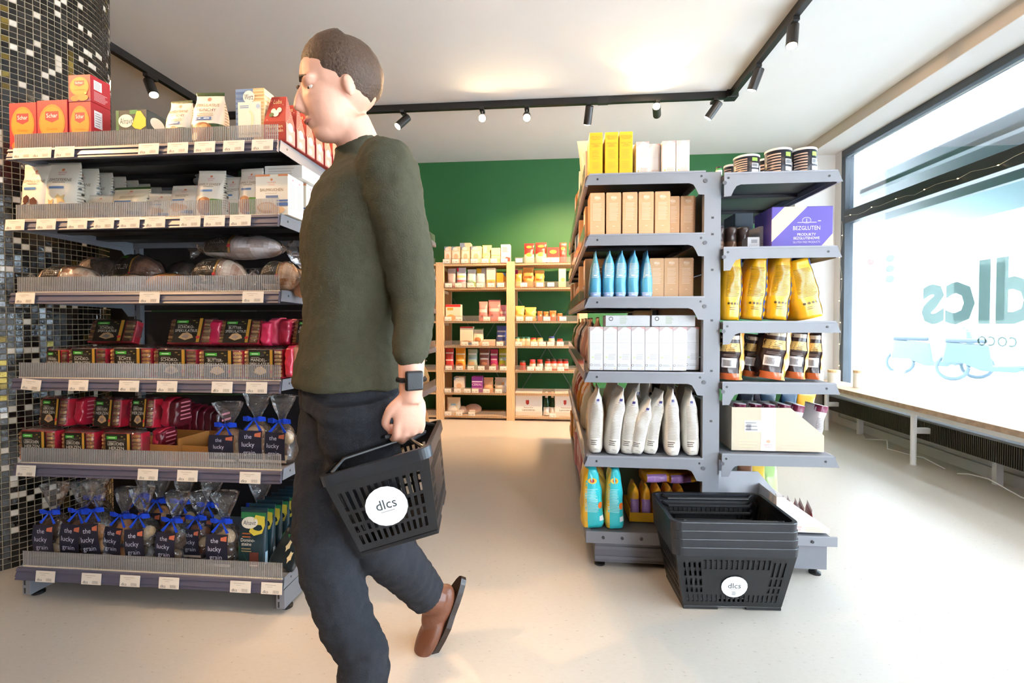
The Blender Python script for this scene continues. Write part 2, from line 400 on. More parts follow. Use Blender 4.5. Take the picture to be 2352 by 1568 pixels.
# window_1: frame, transom, glass
wf = bpy.data.objects.new('window_1', None); C.objects.link(wf); struct(wf)
fr = '#3b434b'
MB().box(XW-.02, XW+.06, -1.0, 4.86, HC-.16, HC-.1, fr).build('frame', 'metal_paint', wf, bevel=.004)
MB().box(XW-.02, XW+.06, -1.0, 4.86, .30, .36, fr).build('frame', 'metal_paint', wf, bevel=.004)
MB().box(XW-.02, XW+.06, 4.80, 4.86, .36, HC-.16, fr).build('frame', 'metal_paint', wf, bevel=.004)
MB().box(XW-.02, XW+.06, -1.0, -.94, .36, HC-.16, fr).build('frame', 'metal_paint', wf, bevel=.004)
MB().box(XW-.02, XW+.06, -.94, 4.80, 1.94, 2.06, '#23282d').build('transom', 'metal_paint', wf, bevel=.004)
MB().box(XW-.005, XW+.0, -.94, 4.80, HC-.185, HC-.175, '#aebfca').build('bead', 'metal_paint', wf)
MB().box(XW+.02, XW+.026, -.94, 4.80, .36, 1.94, '#ffffff').build('pane', 'window_glass', wf)
MB().box(XW+.02, XW+.026, -.94, 4.80, 2.06, HC-.16, '#ffffff').build('pane', 'window_glass', wf)
# mirrored shop lettering on the glass, seen from inside
mb = MB()
tv, tf, tw = text_mesh('dlcs', .028); s = .40/.7; y0 = 3.88-tw*s
mb.add([(XW+.015, y0+x*s, 1.0+y*s) for x, y in tv], tf, '#9fd8cf')
tv, tf, tw = text_mesh('coco'); s = .10/.7
mb.add([(XW+.015, y0+.12+x*s, .84+y*s) for x, y in tv], tf, '#9fd8cf')
tag(mb.build('window_lettering', 'frosted_letter'), 'pale green shop lettering stuck on the window glass, mirrored from inside', 'lettering')
# string lights along transom and frame
mb = MB(); led = MB(); pts = []
for i in range(61):
    y = 4.78-i*.098; pts.append((XW-.035, y, 1.985+.012*math.sin(i*1.9)+(.015 if i % 6 == 0 else 0)))
mb.tube(pts, .0012, '#c9c0a8', 4)
st = thing('string_lights', 'thin string of tiny warm lights along the dark window transom', 'string lights')
mb.build('cable', 'plastic', st)
bme = MB().ellipsoid((0, 0, 0), (.003, .006, .003), '#ffffff', 6, 4).mesh('bulb'); bme.materials.append(MATS['small_led'])
def bulb(p, par):
    o = bpy.data.objects.new('bulb', bme); C.objects.link(o); o.parent = par; o.location = (p[0]-.004, p[1], p[2])
for i, p in enumerate(pts):
    if i % 3 == 1: bulb(p, st)
mb = MB(); led = MB(); pts = [(XW-.03+.004*math.sin(i), 4.83-.012*math.sin(i*.9), 1.97-i*.07) for i in range(22)]
mb.tube(pts, .0012, '#c9c0a8', 4)
st = thing('string_lights', 'thin string of tiny lights hanging down the far window jamb', 'string lights')
mb.build('cable', 'plastic', st)
for p in pts[2::3]: bulb(p, st)
# bench board in front of the window on white posts
bt = thing('window_bench', 'long pale wooden bench board on white posts in front of the window', 'bench', (2.5, 3, 0))
def loc(m, dx=-2.5, dy=-3): m.v = [(a+dx, b+dy, c) for a, b, c in m.v]; return m
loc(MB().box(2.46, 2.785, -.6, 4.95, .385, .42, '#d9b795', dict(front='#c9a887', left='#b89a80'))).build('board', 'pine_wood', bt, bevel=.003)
loc(MB().box(2.475, 2.51, -.6, 4.95, .355, .385, '#e8e6e3')).build('rail', 'metal_paint', bt)
for y in (4.55, 3.5, 2.62, 1.7, .7):
    loc(MB().lathe([(.018, 0), (.02, .004), (.018, .01), (.018, .356)], '#e9e7e4', (2.5, y, 0), 12)).build('leg', 'metal_paint', bt, smooth=False)
    loc(MB().box(2.5, 2.60, y-.014, y+.014, .22, .26, '#e9e7e4')).build('bracket', 'metal_paint', bt, bevel=.003)
# convector heater under the bench
ht = thing('convector_heater', 'long dark ribbed convector heater under the window bench', 'heater', (2.68, 3, 0))
loc(MB().box(2.655, 2.76, -.6, 4.9, .15, .285, '#3a3128'), -2.68).build('body', 'metal_paint', ht)
loc(MB().box(2.65, 2.765, -.6, 4.9, .285, .295, '#8d9499').tube([(2.65, -.6, .287), (2.65, 4.9, .287)], .008, '#8d9499'), -2.68).build('cover', 'metal_paint', ht)
mb = MB(); y = -.6
while y < 4.9: mb.box(2.648, 2.656, y, y+.006, .15, .28, '#40382e'); y += .014
stuff(loc(mb, -2.68).build('fin', 'metal_paint', ht))
for y in (4.4, 3.1, 1.6, 0.1): loc(MB().box(2.69, 2.73, y, y+.03, 0, .15, '#e4e4e4'), -2.68).build('foot', 'metal_paint', ht)
def cable(pts, lab):
    p2 = []
    for i in range(len(pts)-1):
        for k in range(6):
            t = k/6; a, b = Vector(pts[i]), Vector(pts[i+1]); p2.append(a.lerp(b, t)+Vector((0, 0, 0)))
    tag(MB().tube(p2+[pts[-1]], .004, '#f0f0f0', 6).build('power_cable', 'plastic', smooth=True), lab, 'cable')
cable([(2.72, 4.4, .006), (2.62, 4.2, .006), (2.66, 4.0, .05), (2.6, 3.9, .006), (2.66, 3.7, .006), (2.6, 3.55, .04), (2.63, 3.4, .006)], 'white power cable under the bench beyond its middle post')
cable([(2.63, 3.3, .006), (2.58, 3.15, .05), (2.56, 3.0, .07), (2.6, 2.85, .02), (2.66, 2.7, .006), (2.6, 2.5, .006)], 'white power cable looping up under the bench on the near side')
slab('baseboard_right', XW-.025, XW, -1.2, 4.86, 0, .07, 'white_plaster')

# items on the bench, far end
for i, (x, y, r, h) in enumerate(((2.60, 4.62, .05, .13), (2.66, 4.36, .042, .16))):
    o = MB().lathe([(r*.9, 0), (r, .01), (r, h*.8), (r*.96, h*.82)], '#f4efe6', seg=20).build('storage_jar', 'plastic', smooth=False)
    MB().lathe([(r*1.03, 0), (r*1.03, .018), (r*.95, .022)], '#dfb98a', seg=20).build('lid', 'pine_wood', o, (0, 0, h*.82))
    put(o, ('white storage jar with pale wooden lid standing at the far end of the bench', 'taller white jar with pale wooden lid nearer on the bench')[i], 'jar', None, x, y, .42)
o = MB().tube([(0, 0, .002), (0, .0, .07), (0, 0, .075)], [.05, .05, .046], '#f1d9b4', 20).build('round_box', 'plastic', smooth=False)
MB().tube([(0, 0, .075), (0, 0, .085)], [.052, .052], '#e8c79a', 20).build('lid', 'pine_wood', o)
put(o, 'low round cream box with lid on the bench beside the far wall', 'box', None, 2.55, 4.80, .42)

# ---------------------------------------------------------------- street outside
struct(MB().box(2.95, 40, -20, 60, -.25, -.15, '#d8d8d6').build('street_ground', 'street'))
bl = thing('street_building', 'pale overexposed apartment facade across the street', 'building', (14, 14, -.15))
MB().box(0, 1, -30, 34, 0, 12, '#eef1f3').build('facade_wall', 'street', bl)
for r in range(3):
    for k in range(14): MB().box(-.04, 0, -26+k*4, -24.2+k*4, 1.2+r*3.2, 3.0+r*3.2, '#a4adb4').build('window', 'street', bl)
for k in range(2): MB().box(-.15, 0, -30, 34, 3.4+k*3.2, 3.5+k*3.2, '#6f6664').build('ledge', 'street', bl)
cn = thing('awning', 'dark blue awning box and canopy outside above the window', 'awning', (3, 2, 2.3))
MB().box(.35, .40, -4, 4, -.27, .24, '#10202c').build('valance', 'metal_paint', cn)
MB().box(.40, .85, -4, 4, -.10, -.06, '#3d5668').box(.80, .85, -4, 4, -.37, -.10, '#a9c2c9').build('underside', 'metal_paint', cn)
MB().box(-.05, .02, -4, 4, -.07, -.03, '#26323b').build('front_rail', 'metal_paint', cn)
def scooter(x, y, rz, label, col):
    t = thing('scooter', label, 'scooter', (x, y, -.15), rz, 'scooters parked across the pavement')
    for k, wx in enumerate((-.6, .6)):
        w = MB(); w.tube([(wx+.23*math.cos(a/16*6.283), 0, .26+.23*math.sin(a/16*6.283)) for a in range(17)], .035, '#4a5563', 8)
        w.tube([(wx, -.03, .26), (wx, .03, .26)], .05, '#8f98a2', 8).build('wheel', 'plastic', t)
    MB().prism([(-.75, .35), (-.45, .35), (-.2, .22), (.25, .22), (.4, .3), (.38, .36), (-.05, .32), (-.1, .7), (-.7, .75)], 'y', -.12, .12, col).build('body', 'plastic', t, bevel=.02)
    MB().box(-.72, -.12, -.13, .13, .74, .82, '#3d4350').build('seat', 'leather', t, bevel=.03)
    MB().prism([(.28, .3), (.42, .3), (.62, .5), (.5, .95), (.42, .95), (.45, .5)], 'y', -.14, .14, col).build('front_shield', 'plastic', t, bevel=.02)
    MB().tube([(.6, 0, .3), (.45, 0, .98)], .02, '#60707c').tube([(.4, -.3, 1.02), (.45, 0, .98), (.4, .3, 1.02)], .016, '#3b434c').build('handlebar', 'plastic', t)
scooter(8.0, 10.6, math.radians(-40), 'pale scooter parked outside, farther along the pavement', '#5a6570')
scooter(8.2, 9.5, math.radians(-38), 'blue-grey scooter parked outside, nearer one through the window', '#4a5868')
for i, (x, y, h) in enumerate(((11.0, 17.5, 3.4), (10.5, 15.8, 3.3))):
    t = thing('traffic_light', ('traffic light with a red lamp, across the street', 'unlit traffic light seen from behind, across the street')[i], 'traffic light', (x, y, -.15), math.radians(-30))
    MB().tube([(0, 0, 0), (0, 0, h)], .05, '#c4ccd2').build('pole', 'plastic', t)
    MB().box(-.15, .15, -.15, .1, h-1.0, h, '#6a747e').build('housing', 'plastic', t, bevel=.02)
    for k in range(3): MB().tube([(0, -.14, h-.18-k*.32), (0, -.2, h-.18-k*.32)], .1, ('#c8322c' if i == 0 and k == 0 else '#4a525a'), 12).build('lamp', 'plastic', t)

# ---------------------------------------------------------------- mosaic column
CX, CY, CR = -2.498, 1.928, .389
col_ = bpy.data.objects.new('mosaic_column', None); C.objects.link(col_); col_.location = (CX, CY, 0); col_['kind'] = 'structure'
MB().lathe([(CR-.003, 0), (CR-.003, HC)], '#a89a80', seg=104).build('grout_core', 'grout', col_)
NT = 104; pit = 2*math.pi/NT; rp = .0235; rows = int(HC/rp)
rg = random.Random(5); cand = []
goldcol = {}
def tile_col(i, j):
    r = rg.random()
    g = noise.noise(Vector((i*.9, j*.07, 3)))
    if g > .42 and r < .5: return 'gold', mixc('#5a4a24', '#93803f', rg.random())
    if r < .085: return 'white', mixc('#cfc4b0', '#e8e0d2', rg.random())
    return 'black', mixc('#0b0b0c', '#2a2622', rg.random()**1.5)
def tile_geo(mb, c, i=None, j=None):
    w, h, t = CR*pit*.5-.0011, rp*.5-.0011, .0022; b = .0012
    v = [(-w, 0, -h), (w, 0, -h), (w, 0, h), (-w, 0, h), (-w+b, -t, -h+b), (w-b, -t, -h+b), (w-b, -t, h-b), (-w+b, -t, h-b)]
    f = [(4, 5, 6, 7), (0, 1, 5, 4), (1, 2, 6, 5), (2, 3, 7, 6), (3, 0, 4, 7)]
    if i is None: mb.add(v, f, c); return
    M = Matrix.Rotation(i*pit, 4, 'Z') @ Matrix.Translation((rg.uniform(-.0005, .0005), -CR+.003, (j+.5)*rp)) @ Matrix.Rotation(rg.uniform(-.05, .05), 4, 'Z') @ Matrix.Rotation(rg.uniform(-.05, .05), 4, 'X')
    mb.add([M @ Vector(p) for p in v], f, c)
field = {'black': MB(), 'white': MB(), 'gold': MB()}
vari = {}
camdir = math.atan2(-CX, -(-CY))
n_ind = 0
for i in range(NT):
    a = i*pit; nx, ny = math.sin(a), -math.cos(a)
    px_, py_ = CX+nx*CR, CY+ny*CR; d = Vector((-px_, -py_, 0)).normalized(); facing = nx*d.x+ny*d.y
    for j in range(rows):
        kind, c = tile_col(i, j); z = (j+.5)*rp
        if facing > .55 and 1.86 < z < 2.36 and n_ind < 300:
            q = (kind, rg.randrange(5)); n_ind += 1
            if q not in vari:
                m = MB(); tile_geo(m, c); me = m.mesh('tile'); me.materials.append(MATS['gold_leaf' if kind == 'gold' else 'tile_glass']); vari[q] = me
            o = bpy.data.objects.new('tile', vari[q]); C.objects.link(o); o.parent = col_
            o.location = (nx*(CR-.003), ny*(CR-.003), z); o.rotation_euler = (rg.uniform(-.04, .04), 0, a+rg.uniform(-.04, .04))
        elif facing > -.25: tile_geo(field[kind], c, i, j)
for k, m in field.items(): stuff(m.build(k+'_tile_field', 'gold_leaf' if k == 'gold' else 'tile_glass', col_))

# ---------------------------------------------------------------- lighting track and spot heads
TZ = HC-.035; DK = '#1c1a19'
tr = thing('lighting_track', 'black ceiling light track with a corner, running across the shop and towards the window', 'light track', (0, 3.75, TZ))
MB().box(-2.78, 1.36, -.018, .018, -.018, .034, DK).build('rail', 'metal_paint', tr)
MB().box(1.324, 1.36, -3.5, -.018, -.018, .034, DK).build('rail', 'metal_paint', tr)
MB().box(1.30, 1.384, -.042, .042, -.022, .034, DK).build('corner_joint', 'metal_paint', tr, bevel=.003)
for x in (-1.6, .38): MB().box(x-.04, x+.04, -.02, .02, -.021, .034, '#2a2725').build('connector', 'metal_paint', tr)
tr2 = thing('lighting_track', 'black ceiling light track passing beside the mosaic column', 'light track', (-2.78, 3.2, TZ))
MB().box(-.018, .018, -3.5, .53, -.018, .034, DK).build('rail', 'metal_paint', tr2)
def spot(x, y, aim, label, power=34, lit=True, ang=70):
    t = thing('spot_lamp', label, 'spotlight', (x, y, TZ-.018), 0, 'spotlights on the ceiling tracks')
    MB().box(-.018, .018, -.045, .045, -.022, 0, DK).build('adapter', 'metal_paint', t, bevel=.002)
    MB().tube([(0, 0, -.022), (0, 0, -.06)], .006, '#6c655c').build('stem', 'metal_paint', t)
    R = Vector(aim).to_track_quat('-Z', 'Y').to_matrix().to_4x4(); R.translation = Vector((0, 0, -.075))
    h = MB().lathe([(.030, -.075), (.031, -.07), (.031, .055), (.027, .06)], '#2b2724', seg=20); h.xf(R)
    hd = h.build('head', 'metal_paint', t)
    l = MB().lathe([(.0, -.0772), (.026, -.0770)] if False else [(.004, -.0765), (.026, -.0762)], '#ffffff', seg=16); l.xf(R)
    l.build('lens', 'lamp_glow' if lit else 'plastic', hd)
    if lit:
        L = bpy.data.lights.new('spot_beam', 'SPOT'); L.energy = power; L.color = (1, .60, .29); L.spot_size = math.radians(ang); L.spot_blend = .6; L.shadow_soft_size = .025
        lo = bpy.data.objects.new('spot_beam', L); C.objects.link(lo); lo.location = Vector((x, y, TZ-.093))+Vector(aim).normalized()*.095
        lo.rotation_euler = Vector(aim).to_track_quat('-Z', 'Y').to_euler()
LP = 70
spot(-1.216, 3.75, (-.55, -.5, -.8), 'black spot head on the track just beside the man, tilted to the column rack', LP)
spot(-.573, 3.75, (.15, -.95, -.42), 'glowing spot on the track, first to the right of the tilted one by the man', LP*1.3)
spot(-.216, 3.75, (.05, -.85, -.5), 'glowing spot on the track, second bright lamp from the man', LP)
spot(.268, 3.75, (-.1, .55, -.9), 'black spot head aimed at the green wall, above the yellow cartons', LP*4, ang=100)
spot(.79, 3.75, (-.22, -.9, .08), 'glowing spot on the cross track, above the cream cartons of the double rack', LP*.6, ang=80)
spot(1.219, 3.75, (-.55, .3, -.8), 'black spot head nearest the track corner, tilted left', LP*2, ang=90)
spot(1.342, 3.30, (-.25, .3, -.9), 'dark spot head hanging on the window-side track, close to the corner', LP*.7)
spot(1.342, 2.82, (-.15, -.2, -.95), 'lit spot head at the near end of the window-side track', LP*.5)
spot(-2.78, 3.05, (.5, -.2, -.9), 'black spot head on the track beside the mosaic column', LP*2)
# further heads on the same tracks, above and behind the camera, plus one added ceiling wash
spot(-2.78, .9, (.8, .38, -.60), 'spot head on the column track, before the column rack', LP*2.6, ang=62)
spot(-2.78, .2, (.5, .5, -.9), 'spot head at the near end of the column track', LP*.4)
spot(-2.78, 1.35, (.9, .75, .22), 'added unseen spot head on the column track, turned up to wash the ceiling', LP*5, ang=130)  # added lamp out of view, tints the ceiling warm on the column side
spot(1.342, 1.2, (-.8, .35, -.6), 'spot head on the window-side track above the basket stack', LP*.3)

# ================================================================ metal racks
MG = '#7d7f86'; MD = '#5b5c66'; BK = '#1a1a1c'
def board(name, x0, x1, y0, y1, z, par, th=.028):
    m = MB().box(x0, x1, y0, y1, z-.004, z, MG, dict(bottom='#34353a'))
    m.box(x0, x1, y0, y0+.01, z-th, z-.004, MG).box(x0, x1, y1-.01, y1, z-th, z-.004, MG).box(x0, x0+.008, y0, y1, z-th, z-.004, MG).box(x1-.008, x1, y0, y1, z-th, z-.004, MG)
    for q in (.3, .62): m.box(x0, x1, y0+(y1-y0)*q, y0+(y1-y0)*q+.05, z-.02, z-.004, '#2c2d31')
    return m.build(name, 'metal_paint', par, bevel=.0015, seg=1)
# ---- column rack (front one on the left)
LX0, LX1, LY0, LY1 = -1.905, -.918, 1.505, 1.985
LZ = [1.605, 1.358, 1.102, .799, .495, .122]
SH = ['top shelf', 'second shelf', 'third shelf', 'fourth shelf', 'fifth shelf', 'base shelf']
rk = thing('metal_shelf_rack', 'grey metal shelf rack full of packets, standing before the mosaic column', 'shelf rack', (0, 0, 0))
def rail(par, x0, x1, y, z, zh=.041):
    "price rail along x, front face slightly tilted"
    m = MB().prism([(y, z), (y-.006, z-.002), (y-.010, z-.010), (y-.006, z-.0125), (y-.013, z-.030), (y-.010, z-.032), (y-.014, z-.040), (y-.006, z-zh), (y, z-zh)], 'x', x0, x1, '#565464')
    return m.build('price_rail', 'plastic', par)
def riser_x(par, x0, x1, y, z, h=.055):
    m = MB().box(x0, x1, y-.002, y, z, z+h, '#ffffff').build('riser_strip', 'acrylic', par)
    r = MB(); x = x0+.003
    while x < x1-.003: r.box(x, x+.0016, y-.0034, y-.002, z+.004, z+h, '#e8e4dc'); x += .0068
    stuff(r.build('rib', 'acrylic_rib', m))
    b = MB(); x = x0+.003
    while x < x1-.003: b.box(x, x+.004, y-.005, y-.001, z-.002, z+.003, '#efe0c4'); x += .0068
    stuff(b.build('bead_edge', 'plastic', m))
for i, z in enumerate(LZ):
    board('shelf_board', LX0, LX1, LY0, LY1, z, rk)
    rail(rk, LX0-.004, LX1+.003, LY0, z)
    riser_x(rk, LX0+.006, LX1-.002, LY0+.008, z)
    for x in (LX0-.003, LX1):
        q = MB().prism([(LY0+.004, z-.034), (LY0+.012, z+.004), (LY1-.03, z+.004), (LY1-.03, z+.006), (LY1, z+.006), (LY1, z-.08), (LY1-.03, z-.08), (LY1-.06, z-.045)], 'x', x, x+.003, MG)
        for yy in (LY0+.05, LY1-.06): q.tube([(x+.0028, yy, z-.014), (x+.0036, yy, z-.014)], .004, '#2a2a2c', 8)
        q.build('shelf_bracket', 'metal_paint', rk)
for x in (LX0-.002, LX1-.028):
    m = MB().box(x, x+.03, LY1, LY1+.06, 0, 1.66, MG)
    for k in range(30): m.box(x+.006, x+.010, LY1-.0004, LY1+.001, .1+k*.05, .125+k*.05, BK)
    m.build('upright', 'metal_paint', rk)
    MB().box(x, x+.03, LY0+.01, LY1, .015, .082, MG).box(x+.006, x+.012, LY0+.009, LY0+.0105, .02, .04, BK).box(x+.006, x+.012, LY0+.009, LY0+.0105, .05, .07, BK).build('base_leg', 'metal_paint', rk, bevel=.002)
    MB().lathe([(.02, 0), (.02, .008), (.008, .012), (.006, .02)], BK, (x+.015, LY0+.05, 0), 12).build('levelling_foot', 'plastic', rk)
for k in range(8): MB().box(LX0+.03, LX1-.03, LY1+.02, LY1+.035, .1+k*.19, .285+k*.19, '#232327').build('back_panel', 'metal_paint', rk, bevel=.002)

struct(MB().box(-2.10, LX0-.02, 2.06, 2.09, 0, 1.56, '#1d1c1b').build('dark_gap_filler', 'metal_paint'))  # added dark sheet standing in for the darkness in this gap; no real wall
# ---- double-sided rack with its bare end towards us
RY0, RY1 = 1.9, 3.88
RL = [1.582, 1.342, 1.094, .796, .457, .150]; RR = [1.572, 1.285, .997, .760, .478, .163]
XL0, XL1, XR0, XR1 = .122, .588, .658, 1.094
dr = thing('double_shelf_rack', 'grey double-sided metal shelf rack with its bare end frame facing the basket stack', 'shelf rack', (0, 0, 0))
for y in (1.925, 2.9, 3.83):
    m = MB().box(XL1+.003, XR0-.003, y, y+.03, 0, 1.588, MG)
    if y < 2:
        for z in (1.405, 1.34, 1.2, 1.0, .8, .6): m.box(.618, .628, y-.0006, y, z, z+.008, BK)
    m.build('upright', 'metal_paint', dr, bevel=.002)
for k in range(8):
    MB().box(.618, .628, 1.955, 3.83, .15+k*.175, .32+k*.175, '#3a3b41').build('back_panel', 'metal_paint', dr, bevel=.002)
def bracket_plate(par, xin, xout, z, y):
    s = 1 if xout > xin else -1; Wd = abs(xout-xin)
    pts = [(0, .004), (Wd-.018, .004), (Wd, -.040), (.062, -.042), (.046, -.048), (.036, -.064), (.026, -.086), (0, -.088)]
    poly = [(xin+s*a, z+b) for a, b in pts]
    q = MB().prism(poly, 'y', y-.003, y, MG)
    for a, b in ((.016, -.016), (Wd-.05, -.018)): q.tube([(xin+s*a, y-.0042, z+b), (xin+s*a, y-.003, z+b)], .0045, '#25262a', 8)
    q.tube([(xin+s*.001, y-.006, z-.035), (xin+s*.001, y-.003, z-.035)], .008, '#4d4e55', 10)
    q.box(min(xin, xin+s*(Wd-.02)), max(xin, xin+s*(Wd-.02)), y-.0045, y-.003, z-.001, z+.005, '#8b8d94')
    q.build('shelf_bracket', 'metal_paint', par)
def rail_y(par, x, y0, y1, z, s):
    "price rail along y on the aisle side; s = -1 faces -x"
    m = MB().prism([(x, z), (x+s*.006, z-.002), (x+s*.010, z-.012), (x+s*.013, z-.036), (x+s*.006, z-.041), (x, z-.041)], 'y', y0, y1, '#8a8893')
    m.build('price_rail', 'plastic', par)
for i, z in enumerate(RL[:5]):
    bracket_plate(dr, XL1, XL0, z, RY0+.004)
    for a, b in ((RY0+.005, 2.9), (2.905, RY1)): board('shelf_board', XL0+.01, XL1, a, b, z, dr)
    rail_y(dr, XL0+.012, RY0+.02, RY1, z, -1)
    m = MB().box(XL0+.0, XL0+.003, RY0+.03, RY1, z, z+.05, '#ffffff').build('riser_strip', 'acrylic', dr)
for i, z in enumerate(RR[:5]):
    bracket_plate(dr, XR0, XR1, z, RY0+.004)
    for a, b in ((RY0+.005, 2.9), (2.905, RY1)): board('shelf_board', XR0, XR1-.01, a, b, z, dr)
    rail_y(dr, XR1-.012, RY0+.02, RY1, z, 1)
# base units
MB().box(XL0+.03, XL1, RY0+.01, RY1, RL[5]-.006, RL[5], '#55565c').box(XL0+.008, XL1, RY0+.004, RY0+.012, RL[5]-.045, RL[5]+.003, '#74757c').box(XL0+.008, XL0+.03, RY0+.01, RY1, RL[5]-.045, RL[5], '#74757c').build('base_deck', 'metal_paint', dr, bevel=.002)
m = MB().box(XL0+.045, XL1, RY0+.02, RY1, .022, RL[5]-.045, '#5f6067')
for z in (.035, .075): m.box(XL0+.045, XL1, RY0+.016, RY0+.02, z, z+.014, '#66676e')
m.build('plinth', 'metal_paint', dr, bevel=.002)
MB().box(XR0, XR1-.02, RY0+.01, RY1, RR[5]-.006, RR[5], '#6a6b72').box(XR0, XR1, RY0+.004, RY0+.012, RR[5]-.035, RR[5]+.003, '#8a8b92').build('base_deck', 'metal_paint', dr, bevel=.002)
MB().box(XR0, XR1-.03, RY0+.02, RY1, .03, RR[5]-.035, '#7b7c84').build('plinth', 'metal_paint', dr, bevel=.002)
for x in (.19, 1.035):
    for y in (RY0+.05, 2.9, RY1-.06): MB().lathe([(.022, 0), (.022, .007), (.008, .012), (.007, .03)], BK, (x, y, 0), 14).build('levelling_foot', 'plastic', dr)
for k, x in enumerate((.2, .275, .35, .9, 1.0)): MB().tube([(x, RY0+.0, .130 if x < .6 else .146), (x, RY0+.004, .130 if x < .6 else .146)], .006, '#2b2c30', 10).build('bolt', 'metal_paint', dr)
# ---- middle rack behind the man (aisle side seen past his back)
mr_ = thing('metal_shelf_rack', 'grey metal shelf rack behind the walking man, between the column rack and the wooden rack', 'shelf rack', (0, 0, 0))
for i, z in enumerate([1.62, 1.36, 1.10, .80, .50, .16]):
    board('shelf_board', -1.40, -.93, 2.1, 3.62, z, mr_); rail_y(mr_, -.93, 2.1, 3.62, z, 1)
    MB().prism([(-1.4, z+.003), (-.93, z+.003), (-.92, z-.04), (-1.3, z-.042), (-1.4, z-.09)], 'y', 3.62, 3.624, MG).build('shelf_bracket', 'metal_paint', mr_)
    MB().box(-.928, -.925, 2.1, 3.62, z, z+.05, '#ffffff').build('riser_strip', 'acrylic', mr_)
for y in (2.08, 3.6): MB().box(-1.46, -1.40, y, y+.03, 0, 1.66, MG).build('upright', 'metal_paint', mr_, bevel=.002)
MB().box(-1.42, -1.41, 2.1, 3.6, .1, 1.6, '#303136').build('back_panel', 'metal_paint', mr_)
MB().box(-1.40, -.96, 2.1, 3.62, .0, .12, '#55565c').build('plinth', 'metal_paint', mr_)

# ================================================================ wooden rack at the back
WZ = [1.585, 1.342, 1.003, .752, .505, .275, .04]
WN = ['top shelf', 'second shelf', 'third shelf', 'fourth shelf', 'fifth shelf', 'sixth shelf', 'lowest shelf']
PINE = '#e8c192'
wr = thing('wooden_shelf_rack', 'pine wooden shelf rack with packets and jars along the green back wall', 'shelf rack', (0, 0, 0))
PX = [-1.88, -1.155, -.433, .29]
for x in PX:
    MB().box(x-.042, x+.042, 4.70, 4.73, 0, 1.60, PINE).build('post', 'pine_wood', wr, bevel=.003)
    MB().box(x-.042, x+.042, 5.06, 5.09, 0, 1.60, '#cf9f6a').build('post', 'pine_wood', wr, bevel=.003)
    m = MB()
    for z in WZ: m.box(x-.012, x+.012, 4.73, 5.06, z-.05, z-.02, PINE)
    m.build('crossbar', 'pine_wood', wr)
for b in range(3):
    for z in WZ:
        x0, x1 = PX[b]+.043, PX[b+1]-.043
        if z == WZ[0]: x0, x1 = PX[b]+.002, PX[b+1]-.002
        for k in range(4): MB().box(x0, x1, 4.705+k*.092, 4.705+k*.092+.085, z-.02, z, mixc(PINE, '#c99a63', .15*k)).build('plank', 'pine_wood', wr, bevel=.002)
        MB().box(PX[b]+.045, PX[b+1]-.045, 4.695, 4.698, z, z+.055, '#ffffff').build('riser_strip', 'acrylic', wr)
for b in (1, 2):
    for s in (0, 1): MB().tube([((PX[b]+.05, PX[b+1]-.05)[s], 5.095, .2), ((PX[b+1]-.05, PX[b]+.05)[s], 5.095, 1.25)], .004, '#6b6f6a', 6).build('cross_brace', 'metal_paint', wr)

# ================================================================ goods: column rack
CR_ = 'column rack'
def lrow(px0, px1, yt, Y, s): return span(px0, px1, yt, Y, LZ[s]+.001)
CREAM = '#efe6d2'; RED = '#b01523'
# -- top shelf
n = 0
def red_carton(W_, D, H, tall=False):
    it = [('r', 0, 0, 1, .12, '#7d1a50'), ('e', .5, .56, .43, .36, '#d07a0e'), ('e', .5, .56, .38, .31, '#dc8a12'), ('p', [(.28, .78), (.72, .78), (.72, .62), (.5, .56), (.28, .62)], '#b8202c'), ('t', 'Schar', .5, .70, .08, '#ffffff', .36),
          ('t', 'Cookies', .5, .44, .05, '#c46a10', .5), ('e', .30, .12, .2, .11, '#c9701c'), ('e', .66, .14, .24, .12, '#d98324'), ('e', .78, .3, .06, .04, '#f0c060')]
    return carton(W_, D, H, RED, it, [('r', .15, .5, .55, .85, '#f4eeee'), ('l', .2, .5, .8, 6, .05, .012, '#777777'), ('l', .15, .85, .42, 7, .05, .014, '#f3c9cc')], name='cookie_carton')
for k, (a, b, yt) in enumerate(((20, 83, 236), (84, 154, 230))):
    x, w, h = lrow(a, b, yt, 1.535, 0)
    put(red_carton(w, .06, h), 'red cookie carton with orange disc, %s on the top shelf of the column rack' % ('leftmost', 'second from left')[k], 'carton', 'red cookie cartons', x, 1.565, LZ[0]+.001)
x, w, h = lrow(156, 207, 233, 1.535, 0); h1 = h
o = red_carton(w, .075, h1); put(o, 'red cookie carton with orange disc standing under another one, third from left', 'carton', 'red cookie cartons', x, 1.575, LZ[0]+.001)
dup(o, (x, 1.575, LZ[0]+.002+h1), (0, 0, 0), 'red cookie carton lying on top of another, highest on the column rack', scale=(1, 1, .55))
sm = carton(.06, .06, .085, '#d4303c', [('r', .1, .3, .9, .8, '#e5808a')], [('r', .2, .3, .8, .85, '#f6efef'), ('l', .25, .75, .8, 5, .09, .03, '#999999')], name='cookie_carton')
for k in range(4):
    q = put(sm, '', 'carton', 'small red cartons', 0, 0, 0) if k == 0 else dup(sm)
    q.location = (-1.60+.012*k, 1.62+.085*k, LZ[0]+.001)
    q['label'] = 'small red carton with white side label, %s in the row behind the stacked red cartons' % ('foremost', 'second', 'third', 'hindmost')[k]
